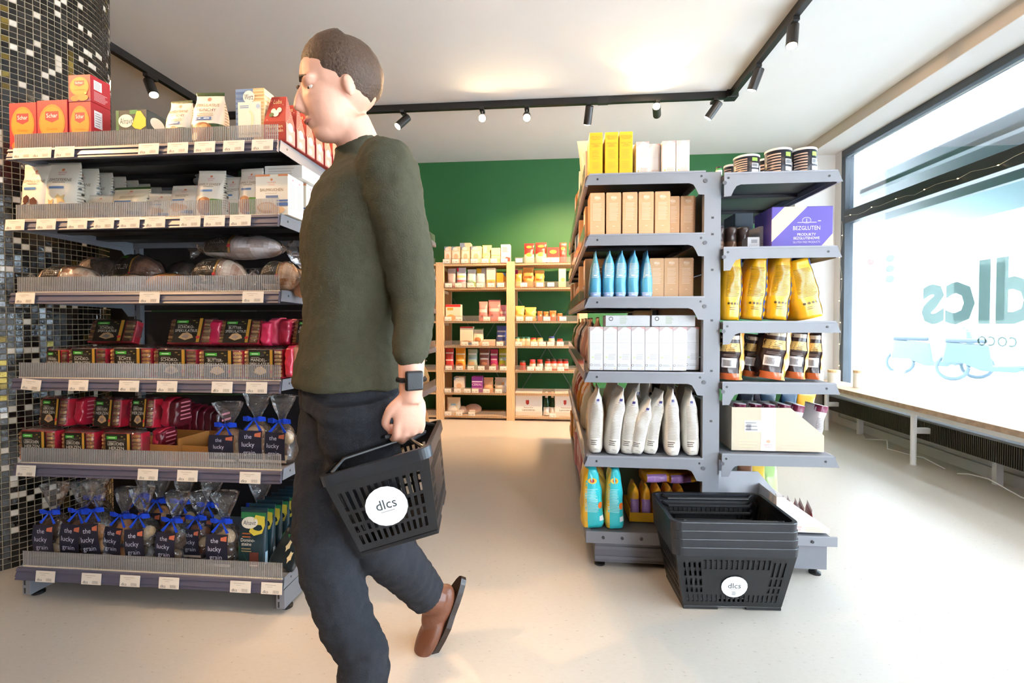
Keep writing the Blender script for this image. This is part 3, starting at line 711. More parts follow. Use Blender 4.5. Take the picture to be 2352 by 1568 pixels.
def dark_green_carton(w, d, h, title, yellow=True):
    it = [('r', 0, 0, .10, 1, '#2c6b3c'), ('r', .45, .9, .7, 1, '#2f8a4a'), ('p', [(.52, .62), (.68, .97), (.8, .97), (.97, .78), (.97, .6), (.8, .52), (.62, .55)], '#e2c934'), ('e', .32, .74, .24, .16, '#f6f1e6'),
          ('t', 'Alnavit', .34, .74, .15, '#20424a', .42), ('t', title, .42, .3, .15, '#f0ebdd', .7), ('l', .15, .5, .2, 2, .09, .03, '#8a7a4a'), ('e', .2, .42, .08, .03, '#c8762f')]
    return carton(w, d, h, '#16323a', it, [('e', .5, .75, .35, .15, '#f1ede3'), ('r', .1, .1, .45, .4, '#eae6dc'), ('l', .1, .9, .55, 5, .07, .02, '#b9c6bb')], name='cake_carton')
x, w, h = lrow(265, 336, 252, 1.56, 0)
put(dark_green_carton(w, .09, h, 'Baumkuchen'), 'dark green cake carton with yellow lemon print on the top shelf, next to the column', 'carton', None, x, 1.607, LZ[0]+.001)
CR_DEC = lambda t1, t2: [('e', .5, .88, .07, .035, '#dd8a70'), ('t', t1, .5, .76, .06, '#8a4f3a', .8), ('t', t2, .5, .66, .055, '#8a4f3a', .7), ('l', .2, .8, .6, 2, .03, .012, '#b5a184'), ('r', .15, .48, .7, .535, '#4d6ea5'), ('l', .2, .66, .52, 1, .03, .02, '#e9edf4'),
    ('e', .45, .27, .34, .17, '#a4683a'), ('e', .33, .3, .14, .09, '#c08650'), ('e', .6, .25, .15, .09, '#8d552c'), ('e', .5, .36, .12, .05, '#d6a46c'), ('e', .22, .2, .11, .07, '#efe3cd'), ('r', .55, .04, .95, .13, '#5478b4')]
def crunch(w, h, d, t1, t2, seed):
    return bag(w, d, h, '#efe7d6', bands=[(.94, 1.0, '#24401f'), (0, .42, '#3a4f2c')], front=CR_DEC(t1, t2), seed=seed, wr=.035, A=[(0, .95), (.1, 1), (.6, .98), (.9, .82), (1, .84)], side=[('l', .3, .7, .8, 8, .05, .015, '#a09a88')], name='crunch_bag')
for k, (a, b, yt, Y, t1) in enumerate(((362, 427, 218, 1.55, 'APFELSTERNE'), (424, 500, 199, 1.55, 'SPEKULATIUS'))):
    x, w, h = lrow(a, b, yt, Y, 0)
    o = put(crunch(w, h, .075, t1, 'CRUNCHY', 3+k), ('cream and green crunch biscuit bag, left of the taller one, on the top shelf', 'tallest cream and green crunch biscuit bag on the top shelf')[k], 'bag', 'crunch biscuit bags', x, Y+.045, LZ[0]+.001, (-.05, .06)[k])
for k in range(3):
    dup(o, (-1.105+.03*k, 1.70+.1*k, LZ[0]+.001), (0, 0, -.15+.1*k), 'cream crunch bag with green seal, %s behind the tallest bag' % ('first', 'second', 'third')[k], scale=(1, 1, .93-.02*k))
x, w, h = lrow(540, 606, 203, 1.545, 0)
it = [('r', 0, 0, .62, 1, '#6f8fb5')]+[('r', 0, .1+.09*i, .62, .135+.09*i, '#4a6e9c') for i in range(10)]+[('r', .62, 0, 1, 1, '#eec184')]+[('r', .62, .04+.06*i, 1, .06+.06*i, '#f3d2a0') for i in range(16)]+[('r', .1, .14, .9, .76, '#f6eedb'), ('e', .48, .85, .2, .11, '#f4efe2'), ('t', 'Werz', .48, .85, .1, '#39423f', .3), ('l', .17, .55, .7, 2, .03, .015, '#7a94b8'),
      ('e', .52, .45, .13, .16, '#efe3b4'), ('e', .46, .45, .1, .15, '#f6eedb'), ('e', .8, .68, .07, .04, '#b8c8d8'), ('t', 'VANILLEKIPFERL', .5, .2, .045, '#6a7f8c', .7)]
put(carton(w, .055, h, '#f0cd98', it, [('r', 0, .04*i*2, 1, .04*i*2+.03, '#f6dcb2') for i in range(12)], name='biscuit_carton'), 'tall blue and orange striped biscuit carton with round badge on the top shelf', 'carton', None, x, 1.575, LZ[0]+.001)
def lubs(w, d, h):
    v = [(-w/2, -d/2, 0), (w/2, -d/2, 0), (w/2, d/2, 0), (-w/2, d/2, 0), (-w/2, -d/2, h*.42), (w/2, -d/2, h*.42), (w/2, d/2, h*.42), (-w/2, d/2, h*.42), (-w*.34, -.003, h), (w*.34, -.003, h), (w*.34, .003, h), (-w*.34, .003, h)]
    m = MB(); m.add(v, [(0, 1, 5, 4), (2, 3, 7, 6), (3, 2, 1, 0), (8, 9, 10, 11), (4, 5, 9, 8), (6, 7, 11, 10)], '#b03427'); m.add(v, [(1, 2, 6, 5), (5, 6, 10, 9), (0, 4, 7, 3), (4, 8, 11, 7)], '#8e2130')
    o = m.build('marzipan_carton', 'paper', bevel=.0012, seg=1)
    def f(u, q, off):
        z = q*h; k = 1 if z < h*.42 else 1-(z-h*.42)/(h*.58)*.32; y = -d/2 if z < h*.42 else -d/2+(z-h*.42)/(h*.58)*(d/2-.003)
        return ((u-.5)*w*k, y-off-.0006, z)
    def r(u, q, off):
        z = q*h; t = 0 if z < h*.42 else (z-h*.42)/(h*.58); return (w/2-t*w*.16+off+.0006, (u-.5)*(d*(1-t)+.006*t), z)
    p = MB(); decals(p, f, [('t', 'Lubs', .5, .88, .1, '#f3d9a0', .5), ('e', .35, .66, .13, .06, '#f6ead0'), ('e', .66, .68, .13, .06, '#f6ead0'), ('e', .5, .6, .16, .075, '#fbf2dd'), ('e', .3, .57, .12, .05, '#5f6b3c'), ('t', 'Marzipan', .5, .32, .07, '#f3dfa8', .8), ('t', 'Kartoffeln', .5, .23, .07, '#f3dfa8', .8), ('l', .2, .8, .15, 1, .03, .02, '#e7b8a0'),
        ('e', .1, .9, .02, .01, '#f3d9d0'), ('e', .85, .8, .02, .01, '#f3d9d0'), ('e', .15, .45, .02, .01, '#f3d9d0')], w, h, flat=False)
    decals(p, r, [('p', [(.05, .02), (.95, .02), (.95, .32), (.05, .42)], '#c98a80'), ('e', .5, .35, .26, .09, '#f7d9c4'), ('e', .45, .12, .2, .07, '#f2c8b0')]+[('e', .2+.15*(i % 5), .45+.06*i, .03, .007, '#f0d4cc') for i in range(8)], d, h, flat=False)
    p.build('printed_panel', 'paper', o); return o
x, w, h = lrow(602, 649, 217, 1.535, 0)
o = lubs(w+.004, .06, h)
for k in range(7):
    q = put(o, '', 'carton', 'red marzipan cartons', 0, 0, 0) if k == 0 else dup(o)
    q.location = (x+.006+.0025*k, 1.567+.0635*k, LZ[0]+.007)
    q['label'] = 'red pointed marzipan carton, %s in the row along the top shelf end' % ('foremost', 'second', 'third', 'fourth', 'fifth', 'sixth', 'hindmost')[k]
# -- second shelf
def hm_bag(w, h, d, title, seed, pics, col='#efe8d8', blue=True, wr=.03, lean=(0, 0), top=None):
    it = [('e', .5, .88, .05, .022, '#e08a5a'), ('t', 'HAMMER', .5, .835, .028, '#d98a8a', .4), ('t', 'MUHLE', .5, .795, .026, '#d98a8a', .3), ('t', title, .5, .70, .052, '#8a6a4a', .86), ('l', .3, .8, .66, 1, .03, .012, '#b3a58c'), ('r', .2, .55, .66, .59, '#5a80b0')]+pics
    if blue: it += [('r', .6, .2, .95, .29, '#3d6aaa'), ('l', .62, .9, .28, 2, .035, .012, '#dfe8f4')]
    return bag(w, d, h, col, A=[(0, .97), (.1, 1), (.8, .97), (1, .95)], bands=([(.94, 1, top)] if top else []), front=it, side=[('l', .2, .8, .9, 14, .05, .012, '#9a927e')]+[('e', .5+.2*math.sin(i), .2+.09*i, .12, .02, '#4a4a40') for i in range(8)], seed=seed, wr=wr, name='biscuit_bag')
dom = [('p', [(.22, .42), (.36, .46), (.46, .42), (.46, .34), (.32, .3), (.22, .34)], '#5c3a30'), ('p', [(.5, .38), (.64, .42), (.76, .36), (.76, .26), (.6, .23), (.5, .29)], '#6a4436'), ('p', [(.2, .3), (.34, .33), (.42, .27), (.42, .17), (.3, .14), (.2, .19)], '#4f3028')]
zim = [('p', [(.5, .46), (.6, .42), (.72, .45), (.68, .38), (.74, .32), (.6, .33), (.5, .3), (.5, .37), (.42, .41)], '#d8bc84'), ('p', [(.2, .38), (.28, .35), (.38, .38), (.35, .31), (.38, .26), (.28, .28), (.2, .25), (.22, .31)], '#cdb078'), ('p', [(.48, .28), (.56, .25), (.68, .28), (.64, .21), (.68, .15), (.55, .18), (.46, .14), (.48, .21)], '#e2c996')]
spk = [('e', .35, .4, .18, .08, '#d9a064'), ('e', .6, .36, .2, .08, '#cf9256'), ('e', .45, .3, .15, .06, '#e2b27c')]
for k, (a, b, yt, tt, pc) in enumerate(((33, 97, 371, 'DOMINOSTEINE', dom), (86, 163, 366, 'ZIMTSTERNE', zim))):
    x, w, h = lrow(a, b, yt, 1.55, 1)
    o = put(hm_bag(w, h, .06, tt, 11+k, pc), ('tall cream biscuit bag with brown chocolate cubes print, leftmost on the second shelf', 'tall cream biscuit bag with star cookies print, second from left on the second shelf')[k], 'bag', 'tall cream biscuit bags', x, 1.583+.004*k, LZ[1]+.001, .05*k)
for k in range(7):
    dup(o, (x+.02+.006*k, 1.635+.05*k, LZ[1]+.001), (0, 0, .05), 'tall cream biscuit bag, %s in the line behind the star cookie bag' % ORD[k], scale=(1, .8, .97))
low = [(174, 236, 440, 'ZIMTSTERNE', spk, '#ece3d0', .2), (232, 322, 421, 'SPEKULATIUS', [], '#e8dcc0', -.1), (316, 378, 436, 'KEKSE', spk, '#efe6d4', .5), (368, 440, 417, 'MAKRONEN', spk, '#efe7d8', -.05)]
for k, (a, b, yt, tt, pc, cc, rz) in enumerate(low):
    x, w, h = lrow(a, b, yt, 1.57, 1)
    put(hm_bag(w, h, .08, tt, 21+k, pc, cc, wr=.06, top='#3e5a2a' if k == 1 else None), 'low cream biscuit bag, %s among four between tall cream and green bags' % ordl(k, 4), 'bag', 'low cream biscuit bags', x, 1.62, LZ[1]+.001, rz*.3)
for k, (a, b, yt, yy) in enumerate(((440, 503, 385, 1.555), (500, 545, 400, 1.60), (537, 594, 380, 1.555))):
    x, w, h = lrow(a, b, yt, yy, 1)
    it = [('e', .4, .26, .3, .18, '#a86a3c'), ('e', .35, .3, .15, .1, '#c98e58'), ('e', .52, .24, .13, .08, '#8c5228'), ('r', .62, .05, .98, .4, '#5d8a34'), ('r', .4, .05, .85, .12, '#3d62a0')]
    o = hm_bag(w, h, .065, 'SIMPLY SWEET', 31+k, it, '#efe7d8', blue=False, top='#dcd6c8')
    put(o, ('cream kernel biscuit bag with green side, left one of three on the second shelf', 'cream kernel biscuit bag set back between its two neighbours', 'cream kernel biscuit bag with green side, beside the cake carton')[k], 'bag', 'kernel biscuit bags', x, yy+.035, LZ[1]+.001, (.08, 0, -.06)[k])
x, w, h = lrow(586, 661, 404, 1.54, 1)
it = [('r', 0, .95, .45, 1, '#d98a5c'), ('r', .7, .95, 1, 1, '#d98a5c'), ('e', .5, .87, .04, .03, '#e0905c'), ('t', 'HAMMER', .5, .80, .04, '#d99a8a', .3), ('t', 'MUHLE', .5, .745, .035, '#d99a8a', .25), ('t', 'BAUMKUCHEN', .5, .62, .075, '#9a7a54', .7), ('l', .3, .7, .54, 1, .03, .012, '#cdb894'), ('r', .32, .42, .7, .48, '#6f7fa0'),
      ('e', .35, .18, .3, .14, '#d7a273'), ('e', .33, .2, .22, .09, '#f0cda6'), ('e', .68, .12, .22, .09, '#e3b888'), ('r', .66, .22, 1, .3, '#4a6aa0'), ('r', .66, .33, 1, .37, '#4a6aa0')]
sd = [('e', .3, .9, .05, .02, '#e09090'), ('l', .1, .45, .8, 22, .03, .009, '#a9a9a9'), ('l', .55, .92, .78, 20, .03, .009, '#a9a9a9'), ('e', .72, .88, .05, .02, '#e09090')]
o = put(carton(w, .10, h, '#f1ead9', it, sd, cols=dict(right='#f4f2ee'), name='cake_carton'), 'cream tree cake carton with cake print at the end of the second shelf', 'carton', 'cream tree cake cartons', x, 1.591, LZ[1]+.007)
dup(o, (x+.003, 1.705, LZ[1]+.007), (0, 0, 0), 'cream tree cake carton behind the front one on the second shelf')
dup(o, (x+.001, 1.82, LZ[1]+.007), (0, 0, 0), 'hindmost cream tree cake carton on the second shelf')
put(carton(.14, .25, .045, '#f3efe8', [('l', .1, .8, .8, 3, .2, .08, '#d6cfc2')], [('l', .6, .8, .85, 6, .12, .05, '#a8a8a8'), ('e', .86, .5, .04, .2, '#e29a9a')], name='flat_carton'), 'flat white carton lying across the cream cake cartons', 'carton', None, x+.01, 1.72, LZ[1]+.009+h)
for k, (a, z, rz) in enumerate(((405, .062, .1), (432, .125, -.12))):
    x = pxy(a, 400, 1.68)[0]
    o = bag(.15, .11, .05, '#8f979c', A=PIL_A, B=PIL_A, seed=40+k, wr=.08, name='silver_bag', n=3)
    put(o, ('grey biscuit bag lying flat under another behind the kernel bags', 'grey biscuit bag lying on top, under the top shelf')[k], 'bag', 'grey bags lying down', x+.07, 1.74, LZ[1]+.03+z, rz)
tb = carton(.17, .12, .06, '#1f4a2c', [('l', .1, .5, .8, 3, .2, .08, '#3d7a4a')], [('r', .25, .2, .8, .85, '#d8dcd6'), ('l', .3, .75, .8, 7, .08, .03, '#777777')], name='cake_carton')
put(tb, 'dark green carton lying behind the rightmost kernel bag', 'carton', None, pxy(585, 380, 1.72)[0], 1.79, LZ[1]+.16, -.25, 0, .15)
put(MB().box(-.14, .14, -.08, .08, 0, .158, '#b9b2a2').build('back_stock_box', 'paper', bevel=.002), 'plain grey carton at the back of the second shelf', 'box', None, -1.12, 1.87, LZ[1]+.001)
# -- third shelf: stollen loaves
def stollen(L, Dp, Hh, crust, sugar, seed, title='CHRIST', label=True, lab0=.18, lab1=.55):
    rn = random.Random(seed); m = MB(); S = 22; R = 20; pts = []
    def P(u, a, k=1.0):
        e = max(.02, 1-abs(2*u-1)**3)**.5; q = 1+.05*noise.noise(Vector((u*6, a*1.5, seed)))*2
        y = -math.cos(a)*Dp/2*e*q*k; z = Hh*.42+math.sin(a)*Hh*(.58 if math.sin(a) > 0 else .42)*e*q*k
        return ((u-.5)*L, y, max(z, Hh*.5*(1-e)*.4))
    for i in range(R+1):
        for k in range(S): pts.append(P(i/R, 2*math.pi*k/S))
    m.v = pts
    for i in range(R):
        for k in range(S):
            t = noise.noise(Vector((i*.3, k*.32, seed*3)))
            m.f.append((i*S+k, (i+1)*S+k, (i+1)*S+(k+1) % S, i*S+(k+1) % S)); m.c.append(mixc(crust, sugar, max(0, min(1, .5+t*1.6))))
    o = m.build('stollen_loaf', 'bread', smooth=True)
    if label:
        lm = MB()
        def sf(u, v, off): return P(lab0+(lab1-lab0)*u, -.45+v*2.0, 1.045+off*6)
        decals(lm, sf, [('r', 0, 0, 1, 1, '#191613'), ('r', .9, 0, .98, 1, '#b8852e'), ('r', .08, .8, .5, .93, '#47a02c'), ('t', title, .42, .64, .12, '#d8d2c4', .6), ('t', 'STOLLEN', .45, .48, .12, '#d8d2c4', .66), ('p', [(.15, .15), (.35, .3), (.6, .28), (.78, .15), (.5, .08)], '#c9a468'), ('e', .94, .3, .07, .06, '#c02a2a')], (lab1-lab0)*L, Dp, flat=False)
        lm.build('wrap_label', 'paper', o)
    f = MB()
    for i in range(13):
        for k in range(16):
            x, y, z = P(i/12, 2*math.pi*k/16, 1.08); w = .05*noise.noise(Vector((i, k*2.3, seed))); s = 1+abs(2*i/12-1)**6*.12
            f.v.append((x*s, y*(1+w), z*(1+w)+.001))
    for i in range(12):
        for k in range(16): f.f.append((i*16+k, (i+1)*16+k, (i+1)*16+(k+1) % 16, i*16+(k+1) % 16)); f.c.append((1, 1, 1, 1))
    # twisted film ends
    f.build('film', 'cellophane', o, smooth=True)
    for s in (-1, 1):
        e = MB(); N = 12; vv = []
        for j, (dx, r) in enumerate(((0, .012), (.014, .006), (.03, .016), (.045, .026))):
            for k in range(N):
                a = 6.283*k/N; rr = r*(1+.3*math.sin(a*4+j)); vv.append((s*(L*.5+dx), rr*math.cos(a), Hh*.45+rr*math.sin(a)*1.2))
        e.add(vv, [(j*N+k, (j+1)*N+k, (j+1)*N+(k+1) % N, j*N+(k+1) % N) for j in range(3) for k in range(N)], '#ffffff').build('film_end', 'cellophane', o)
    return o
z3 = LZ[2]+.002
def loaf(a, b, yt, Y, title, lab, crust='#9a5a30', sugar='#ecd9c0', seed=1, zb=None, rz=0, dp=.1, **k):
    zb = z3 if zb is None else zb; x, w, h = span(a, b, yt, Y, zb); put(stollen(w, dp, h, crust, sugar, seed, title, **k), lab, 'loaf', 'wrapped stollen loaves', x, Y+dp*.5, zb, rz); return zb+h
loaf(62, 200, 609, 1.535, 'EDEL', 'wrapped sugared stollen loaf, leftmost on the third shelf', seed=1, dp=.09)
loaf(215, 318, 628, 1.54, 'BUTTER', 'low wrapped stollen loaf with pale top, second from left on the third shelf', seed=2, sugar='#f3e2c8', dp=.09)
loaf(316, 418, 626, 1.535, '', 'orange-brown uncovered cake loaf in the middle of the third shelf', '#c4762a', '#e0a050', 3, label=False, dp=.09)
t = loaf(421, 540, 592, 1.535, 'CHRIST', 'large sugared stollen loaf with black label, bottom of the pair on the third shelf', seed=4, sugar='#f4e6d6', lab0=.1, lab1=.62)
loaf(446, 628, 537, 1.56, 'CHRIST', 'white sugared stollen loaf lying on top of another on the third shelf', '#b9a8a0', '#f2eef0', 5, zb=t+.003, lab0=.08, lab1=.46)
loaf(586, 672, 599, 1.53, 'MINI', 'small stollen loaf with black label, rightmost front one on the third shelf', '#b4763e', '#e8c8a4', 6, lab0=.02, lab1=.6, dp=.075)
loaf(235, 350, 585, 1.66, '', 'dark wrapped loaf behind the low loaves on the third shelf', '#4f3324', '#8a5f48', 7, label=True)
loaf(150, 250, 590, 1.72, '', 'dim wrapped loaf at the back left of the third shelf', '#3b2b22', '#6a564a', 8, label=False)  # this loaf and the next carry the back-of-shelf shade in their dark colours
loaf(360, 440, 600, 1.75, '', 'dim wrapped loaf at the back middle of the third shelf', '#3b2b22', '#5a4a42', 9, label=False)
def cello(w, h, d, seed, fill, lab=True, bow=True, mini=None):
    rn = random.Random(seed)
    # contents: cookies
    m = MB()
    hb = h*.52
    for i in range(9 if not mini else 14):
        cx, cz = rn.uniform(-.25, .25)*w, rn.uniform(.12, .85)*hb
        c = mixc(fill, '#d9b88a' if rn.random() < .35 else fill, rn.random())
        m.ellipsoid((cx, rn.uniform(-.22, .22)*d, cz), (w*.26, d*.22, w*.2), c, 10, 6, Matrix.Rotation(rn.uniform(-1, 1), 3, 'Y'))
    o = m.build('cookie_bag', 'bread', smooth=True)
    b = bag(w, d, h, '#ffffff', A=CELLO, B=CELLO, seed=seed, wr=.09, name='film', mat='cellophane'); b.parent = o
    if lab:
        lm = MB(); t0 = lambda u, v, off: ((u-.5)*w*.72, -d/2*.99-.004-off-.006*math.sin(v*3), hb*(.16+v*.78))
        decals(lm, t0, [('r', 0, 0, 1, 1, '#1b1c30'), ('r', -.05, -.1, 1.05, 0, '#d8c8b8'), ('t', 'the', .40, .80, .15, '#cfcfe0', .5), ('t', 'lucky', .42, .53, .16, '#cfcfe0', .7), ('t', 'grain', .45, .25, .16, '#cfcfe0', .7), ('p', [(.68, .9), (.95, .95), (.95, .78), (.68, .8)], '#c86a4a')], w*.72, hb*.78, flat=False); lm.build('sticker', 'paper', o)
    if bow:
        bm = MB(); zc = h*.63; y0 = -d*.12-.006
        for s in (-1, 1):
            bm.add([(0, y0-.004, zc), (s*.02, y0-.012, zc+.013), (s*.042, y0-.006, zc+.009), (s*.043, y0-.004, zc-.006), (s*.02, y0-.01, zc-.007)], [(0, 1, 2, 3, 4)], '#1f45c8')
            bm.add([(0, y0-.006, zc), (s*.006, y0-.008, zc-.003), (s*.034, y0-.014, zc-.036), (s*.024, y0-.014, zc-.04)], [(0, 1, 2, 3)], '#2450d8')
        bm.ellipsoid((0, y0-.006, zc), (.007, .006, .007), '#1a3cb0', 8, 6)
        bm.tube([(w*.12*math.cos(a*.7854), d*.12*math.sin(a*.7854), zc) for a in range(9)], .0035, '#1a3cb0', 6)
        r = bm.build('ribbon', 'cloth', o); sm_ = r.modifiers.new('thick', 'SOLIDIFY'); sm_.thickness = .0012
    return o
x, w, h = span(636, 725, 580, 1.555, z3)
put(cello(w, h, .11, 77, '#c98a5a', lab=False, bow=False, mini=1), 'crinkled clear bag of small pastries at the open end of the third shelf', 'bag', None, x, 1.61, z3)
# -- fourth shelf and fifth shelf: biscuit packs with black labels
def pack(w, h, d, t1, t2, bis='#b5793f', seed=0, alt='#e0b070'):
    m = MB().box(-w/2, w/2, -d/2+.004, d/2, 0, h*.96, '#b81f33', dict(top='#8f1827')).box(-w/2-.001, w/2+.001, -d/2, d/2, -.0, .006, '#c92438')
    o = m.build('biscuit_pack', 'foil', bevel=.003)
    b = MB(); nb = 7
    for s in (-1, 1):
        for i in range(nb):
            z = h*.06+i*h*.125; b.box(min(s*w*.30, s*w*.475), max(s*w*.30, s*w*.475), -d/2-.006, -d/2+.02, z, z+h*.105, mixc(bis, alt, .3*(i % 2)+.1))
    b.build('biscuit', 'bread', o, bevel=.004); 
    l = MB(); sf = lambda u, v, off: ((u-.52)*w*.66, -d/2-.0085-off, h*(.03+v*.93))
    decals(l, sf, [('r', 0, 0, 1, 1, '#17140f'), ('r', .05, .80, .45, .91, '#3fa535'), ('r', .12, .84, .38, .865, '#d8ecd0'), ('t', t1, .40, .64, .11, '#e4dfd0', .62), ('t', t2, .43, .49, .11, '#e4dfd0', .78), ('l', .1, .5, .73, 1, .04, .015, '#bdb7a8'),
        ('p', [(.2, .2), (.32, .38), (.5, .42), (.66, .32), (.72, .2), (.45, .1)], mixc(bis, '#f0c890', .5)), ('p', [(.3, .22), (.42, .34), (.58, .28), (.5, .16)], mixc(bis, '#ffffff', .15)), ('r', .84, .02, .95, 1, '#b98a2f'), ('e', .88, .22, .07, .06, '#c23030'), ('e', .65, .9, .05, .02, '#8a7434'), ('e', .75, .82, .04, .02, '#8a7434')], w*.66, h*.93)
    l.build('printed_label', 'paper', o)
    bag(w*1.02, d+.018, h*1.04, '#ffffff', A=PIL_A, B=[(0, .8), (.1, 1), (.9, 1), (1, .6)], seed=seed, wr=.02, n=5, name='film', mat='cellophane').parent = o
    return o
def wrapside(w, h, d, seed, c='#c42a44'):
    return bag(w, d, h, c, A=PIL_A, B=[(0, .7), (.1, 1), (.9, .9), (1, .4)], seed=seed, wr=.07, n=4, side=[('l', .2, .9, .9, 5, .15, .05, '#e58a98')], name='biscuit_pack')
z4 = LZ[3]+.002
packs = [(106, 152, 802, 'MANDEL-', 'PRINTEN', '#6a4020', 1.60), (157, 240, 798, 'SCHOKO-', 'PRINTEN', '#5a3520', 1.55), (252, 345, 797, 'ECHTE', 'PRINTEN', '#b8763a', 1.55), (352, 449, 800, 'SCHOKO-', 'SPEKULATIUS', '#6a4024', 1.55), (456, 556, 802, 'BUTTER-', 'SPEKULATIUS', '#d9a868', 1.55), (560, 648, 800, 'MANDEL-', 'SPEKULATIUS', '#dcb47a', 1.55)]
P4 = []
for k, (a, b, yt, t1, t2, bc, Y) in enumerate(packs):
    x, w, h = span(a, b, yt, Y, z4); P4.append((x, w, h))
    o = put(pack(w, h, .04, t1, t2, bc, 50+k), 'biscuit pack with black label and green tag, %s in the lower row of the fourth shelf' % ordl(k, 6), 'biscuit pack', 'black label biscuit packs, fourth shelf', x, Y+.022, z4)
    for j in (1, 2, 3):
        if k > 0: dup(o, (x+.012*j, Y+.022+.062*j, z4), (0, 0, 0), 'biscuit pack with black label, %s behind the %s front pack of the fourth shelf' % (('first', 'second', 'third')[j-1], ordl(k, 6).replace(' from left', '')), scale=(1, .9, .97))
up = [(197, 300, 738, 'SCHOKO-', 'SPEKULATIUS', '#2c1c16', 1.66), (380, 480, 734, 'SCHOKO-', 'SPEKULATIUS', '#6a4630', 1.58), (498, 590, 737, 'BUTTER-', 'SPEKULATIUS', '#8a6440', 1.58), (668, 745, 738, 'BUTTER-', 'SPEKULATIUS', '#9a6a40', 1.58)]
for k, (a, b, yt, t1, t2, bc, Y) in enumerate(up):
    zb = z4+P4[2][2]+.006; x, w, h = span(a, b, yt, Y, zb)
    put(pack(w, h*1.06, .035, t1, t2, bc, 60+k), 'biscuit pack with black label leaning back in the upper row, %s on the fourth shelf' % ordl(k, 4), 'biscuit pack', 'black label biscuit packs, fourth shelf', x, Y+.02, zb, 0, -.28)
for k, (a, b, yt, Y, rz) in enumerate(((590, 615, 738, 1.56, .2), (612, 638, 730, 1.575, -.1), (634, 660, 732, 1.57, .1), (660, 684, 735, 1.6, 0), (470, 498, 735, 1.58, .3))):
    zb = z4+P4[2][2]+.006; x, w, h = span(a, b, yt, Y, zb)
    put(wrapside(w, h, .09, 70+k, ('#c92c52', '#d8486a', '#a82240', '#7a2030', '#b52048')[k]), 'pink-red wrapped biscuit pack standing on edge, %s in the upper row of the fourth shelf' % (('first right of the leaning packs', 'second right of the leaning packs', 'third right of the leaning packs', 'darkest one', 'between two leaning packs')[k]), 'biscuit pack', 'packs on edge, fourth shelf', x, Y+.05, zb, rz*.3, 0, (rz-.1)*.3)
for k, (a, b, yt, Y) in enumerate(((648, 668, 798, 1.535), (666, 684, 796, 1.545), (682, 712, 798, 1.56))):
    x, w, h = span(a, b, yt, Y, z4); put(wrapside(w, h, .09, 80+k, ('#d0364c', '#c9876c', '#c43048')[k]), 'wrapped pack seen edge-on at the shelf end, %s on the fourth shelf' % ('first', 'second', 'last')[k], 'biscuit pack', 'edge-on packs, fourth shelf', x, Y+.05, z4+.005)
z5 = LZ[4]+.002
low5 = [(42, 124, 987, 1.535), (141, 214, 990, 1.54), (232, 322, 992, 1.54)]
for k, (a, b, yt, Y) in enumerate(low5):
    x, w, h = span(a, b, yt, Y, z5); h5 = h
    o = put(pack(w, h, .04, 'LEBKUCHEN', 'HERZEN', ('#8a5a30', '#a8683a', '#9a5f35')[k], 90+k), 'gingerbread pack with black label, %s in the lower row of the fifth shelf' % ('leftmost', 'middle', 'rightmost')[k], 'biscuit pack', 'gingerbread packs, fifth shelf', x, Y+.022, z5)
for k, (a, b, yt) in enumerate(((82, 150, 915), (205, 272, 917), (292, 348, 915))):
    zb = z5+h5+.006; x, w, h = span(a, b, yt, 1.575, zb)
    put(pack(w, h, .04, 'LEBKUCHEN', 'HERZEN', '#6a4028', 95+k), 'gingerbread pack with black label, %s in the upper row of the fifth shelf' % ('leftmost', 'middle', 'rightmost')[k], 'biscuit pack', 'gingerbread packs, fifth shelf', x, 1.60, zb, -.1, -.1)
for k in range(8):
    zz = z5 if k < 4 else z5+h5+.006; a = (126, 215, 330, 350, 150, 268, 352, 385)[k]; x, w, h = span(a, a+22, 988 if k < 4 else 918, 1.575+.03*(k % 2), zz)
    put(wrapside(w, h, .085, 100+k, ('#b82438', '#a81f33', '#c42c40', '#7a1a2a', '#b81f38', '#8a1a30', '#a81c34', '#5a1420')[k]), 'red wrapped pack on edge, %s of the %s row on the fifth shelf' % (ORD[k % 4], ('lower', 'upper')[k//4]), 'biscuit pack', 'red packs on edge, fifth shelf', x, 1.64, zz, 0, 0, .05)
for k in range(6):
    x, w, h = span(392+16*k, 414+16*k, 930+3*k, 1.70, z5)
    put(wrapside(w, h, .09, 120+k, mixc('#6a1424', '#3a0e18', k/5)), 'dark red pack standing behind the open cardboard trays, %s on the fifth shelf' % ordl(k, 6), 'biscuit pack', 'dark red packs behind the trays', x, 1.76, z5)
def tray(w, d, h, c='#b5793c'):
    t = .003; m = MB().box(-w/2, w/2, -d/2, d/2, 0, t, c).box(-w/2, w/2, -d/2, -d/2+t, t, h*.7, c).box(-w/2, w/2, d/2-t, d/2, t, h, c).box(-w/2, -w/2+t, -d/2+t, d/2-t, t, h, c).box(w/2-t, w/2, -d/2+t, d/2-t, t, h, c)
    return m.build('cardboard_tray', 'paper')
x, w, h = span(318, 402, 1008, 1.56, z5); put(tray(w, .13, h), 'open empty brown cardboard tray, left one on the fifth shelf', 'tray', None, x+.01, 1.64, z5, -.1)
x, w, h = span(396, 470, 1012, 1.56, z5); put(tray(w, .13, h), 'open empty brown cardboard tray, right one on the fifth shelf', 'tray', None, x+.012, 1.645, z5, -.1)
for k, (a, b, yt, c) in enumerate(((468, 548, 928, '#a8764a'), (538, 612, 905, '#b98a60'), (598, 662, 912, '#6a4a34'))):
    x, w, h = span(a, b, yt, 1.55, z5)
    put(cello(w, h, .07, 130+k, c), 'clear cookie bag tied with blue bow, %s on the fifth shelf' % ('left one of three', 'middle one of three', 'right one of three')[k], 'bag', 'tied cookie bags, fifth shelf', x, 1.59, z5, 0, 0, (-.0, 0, .03)[k])
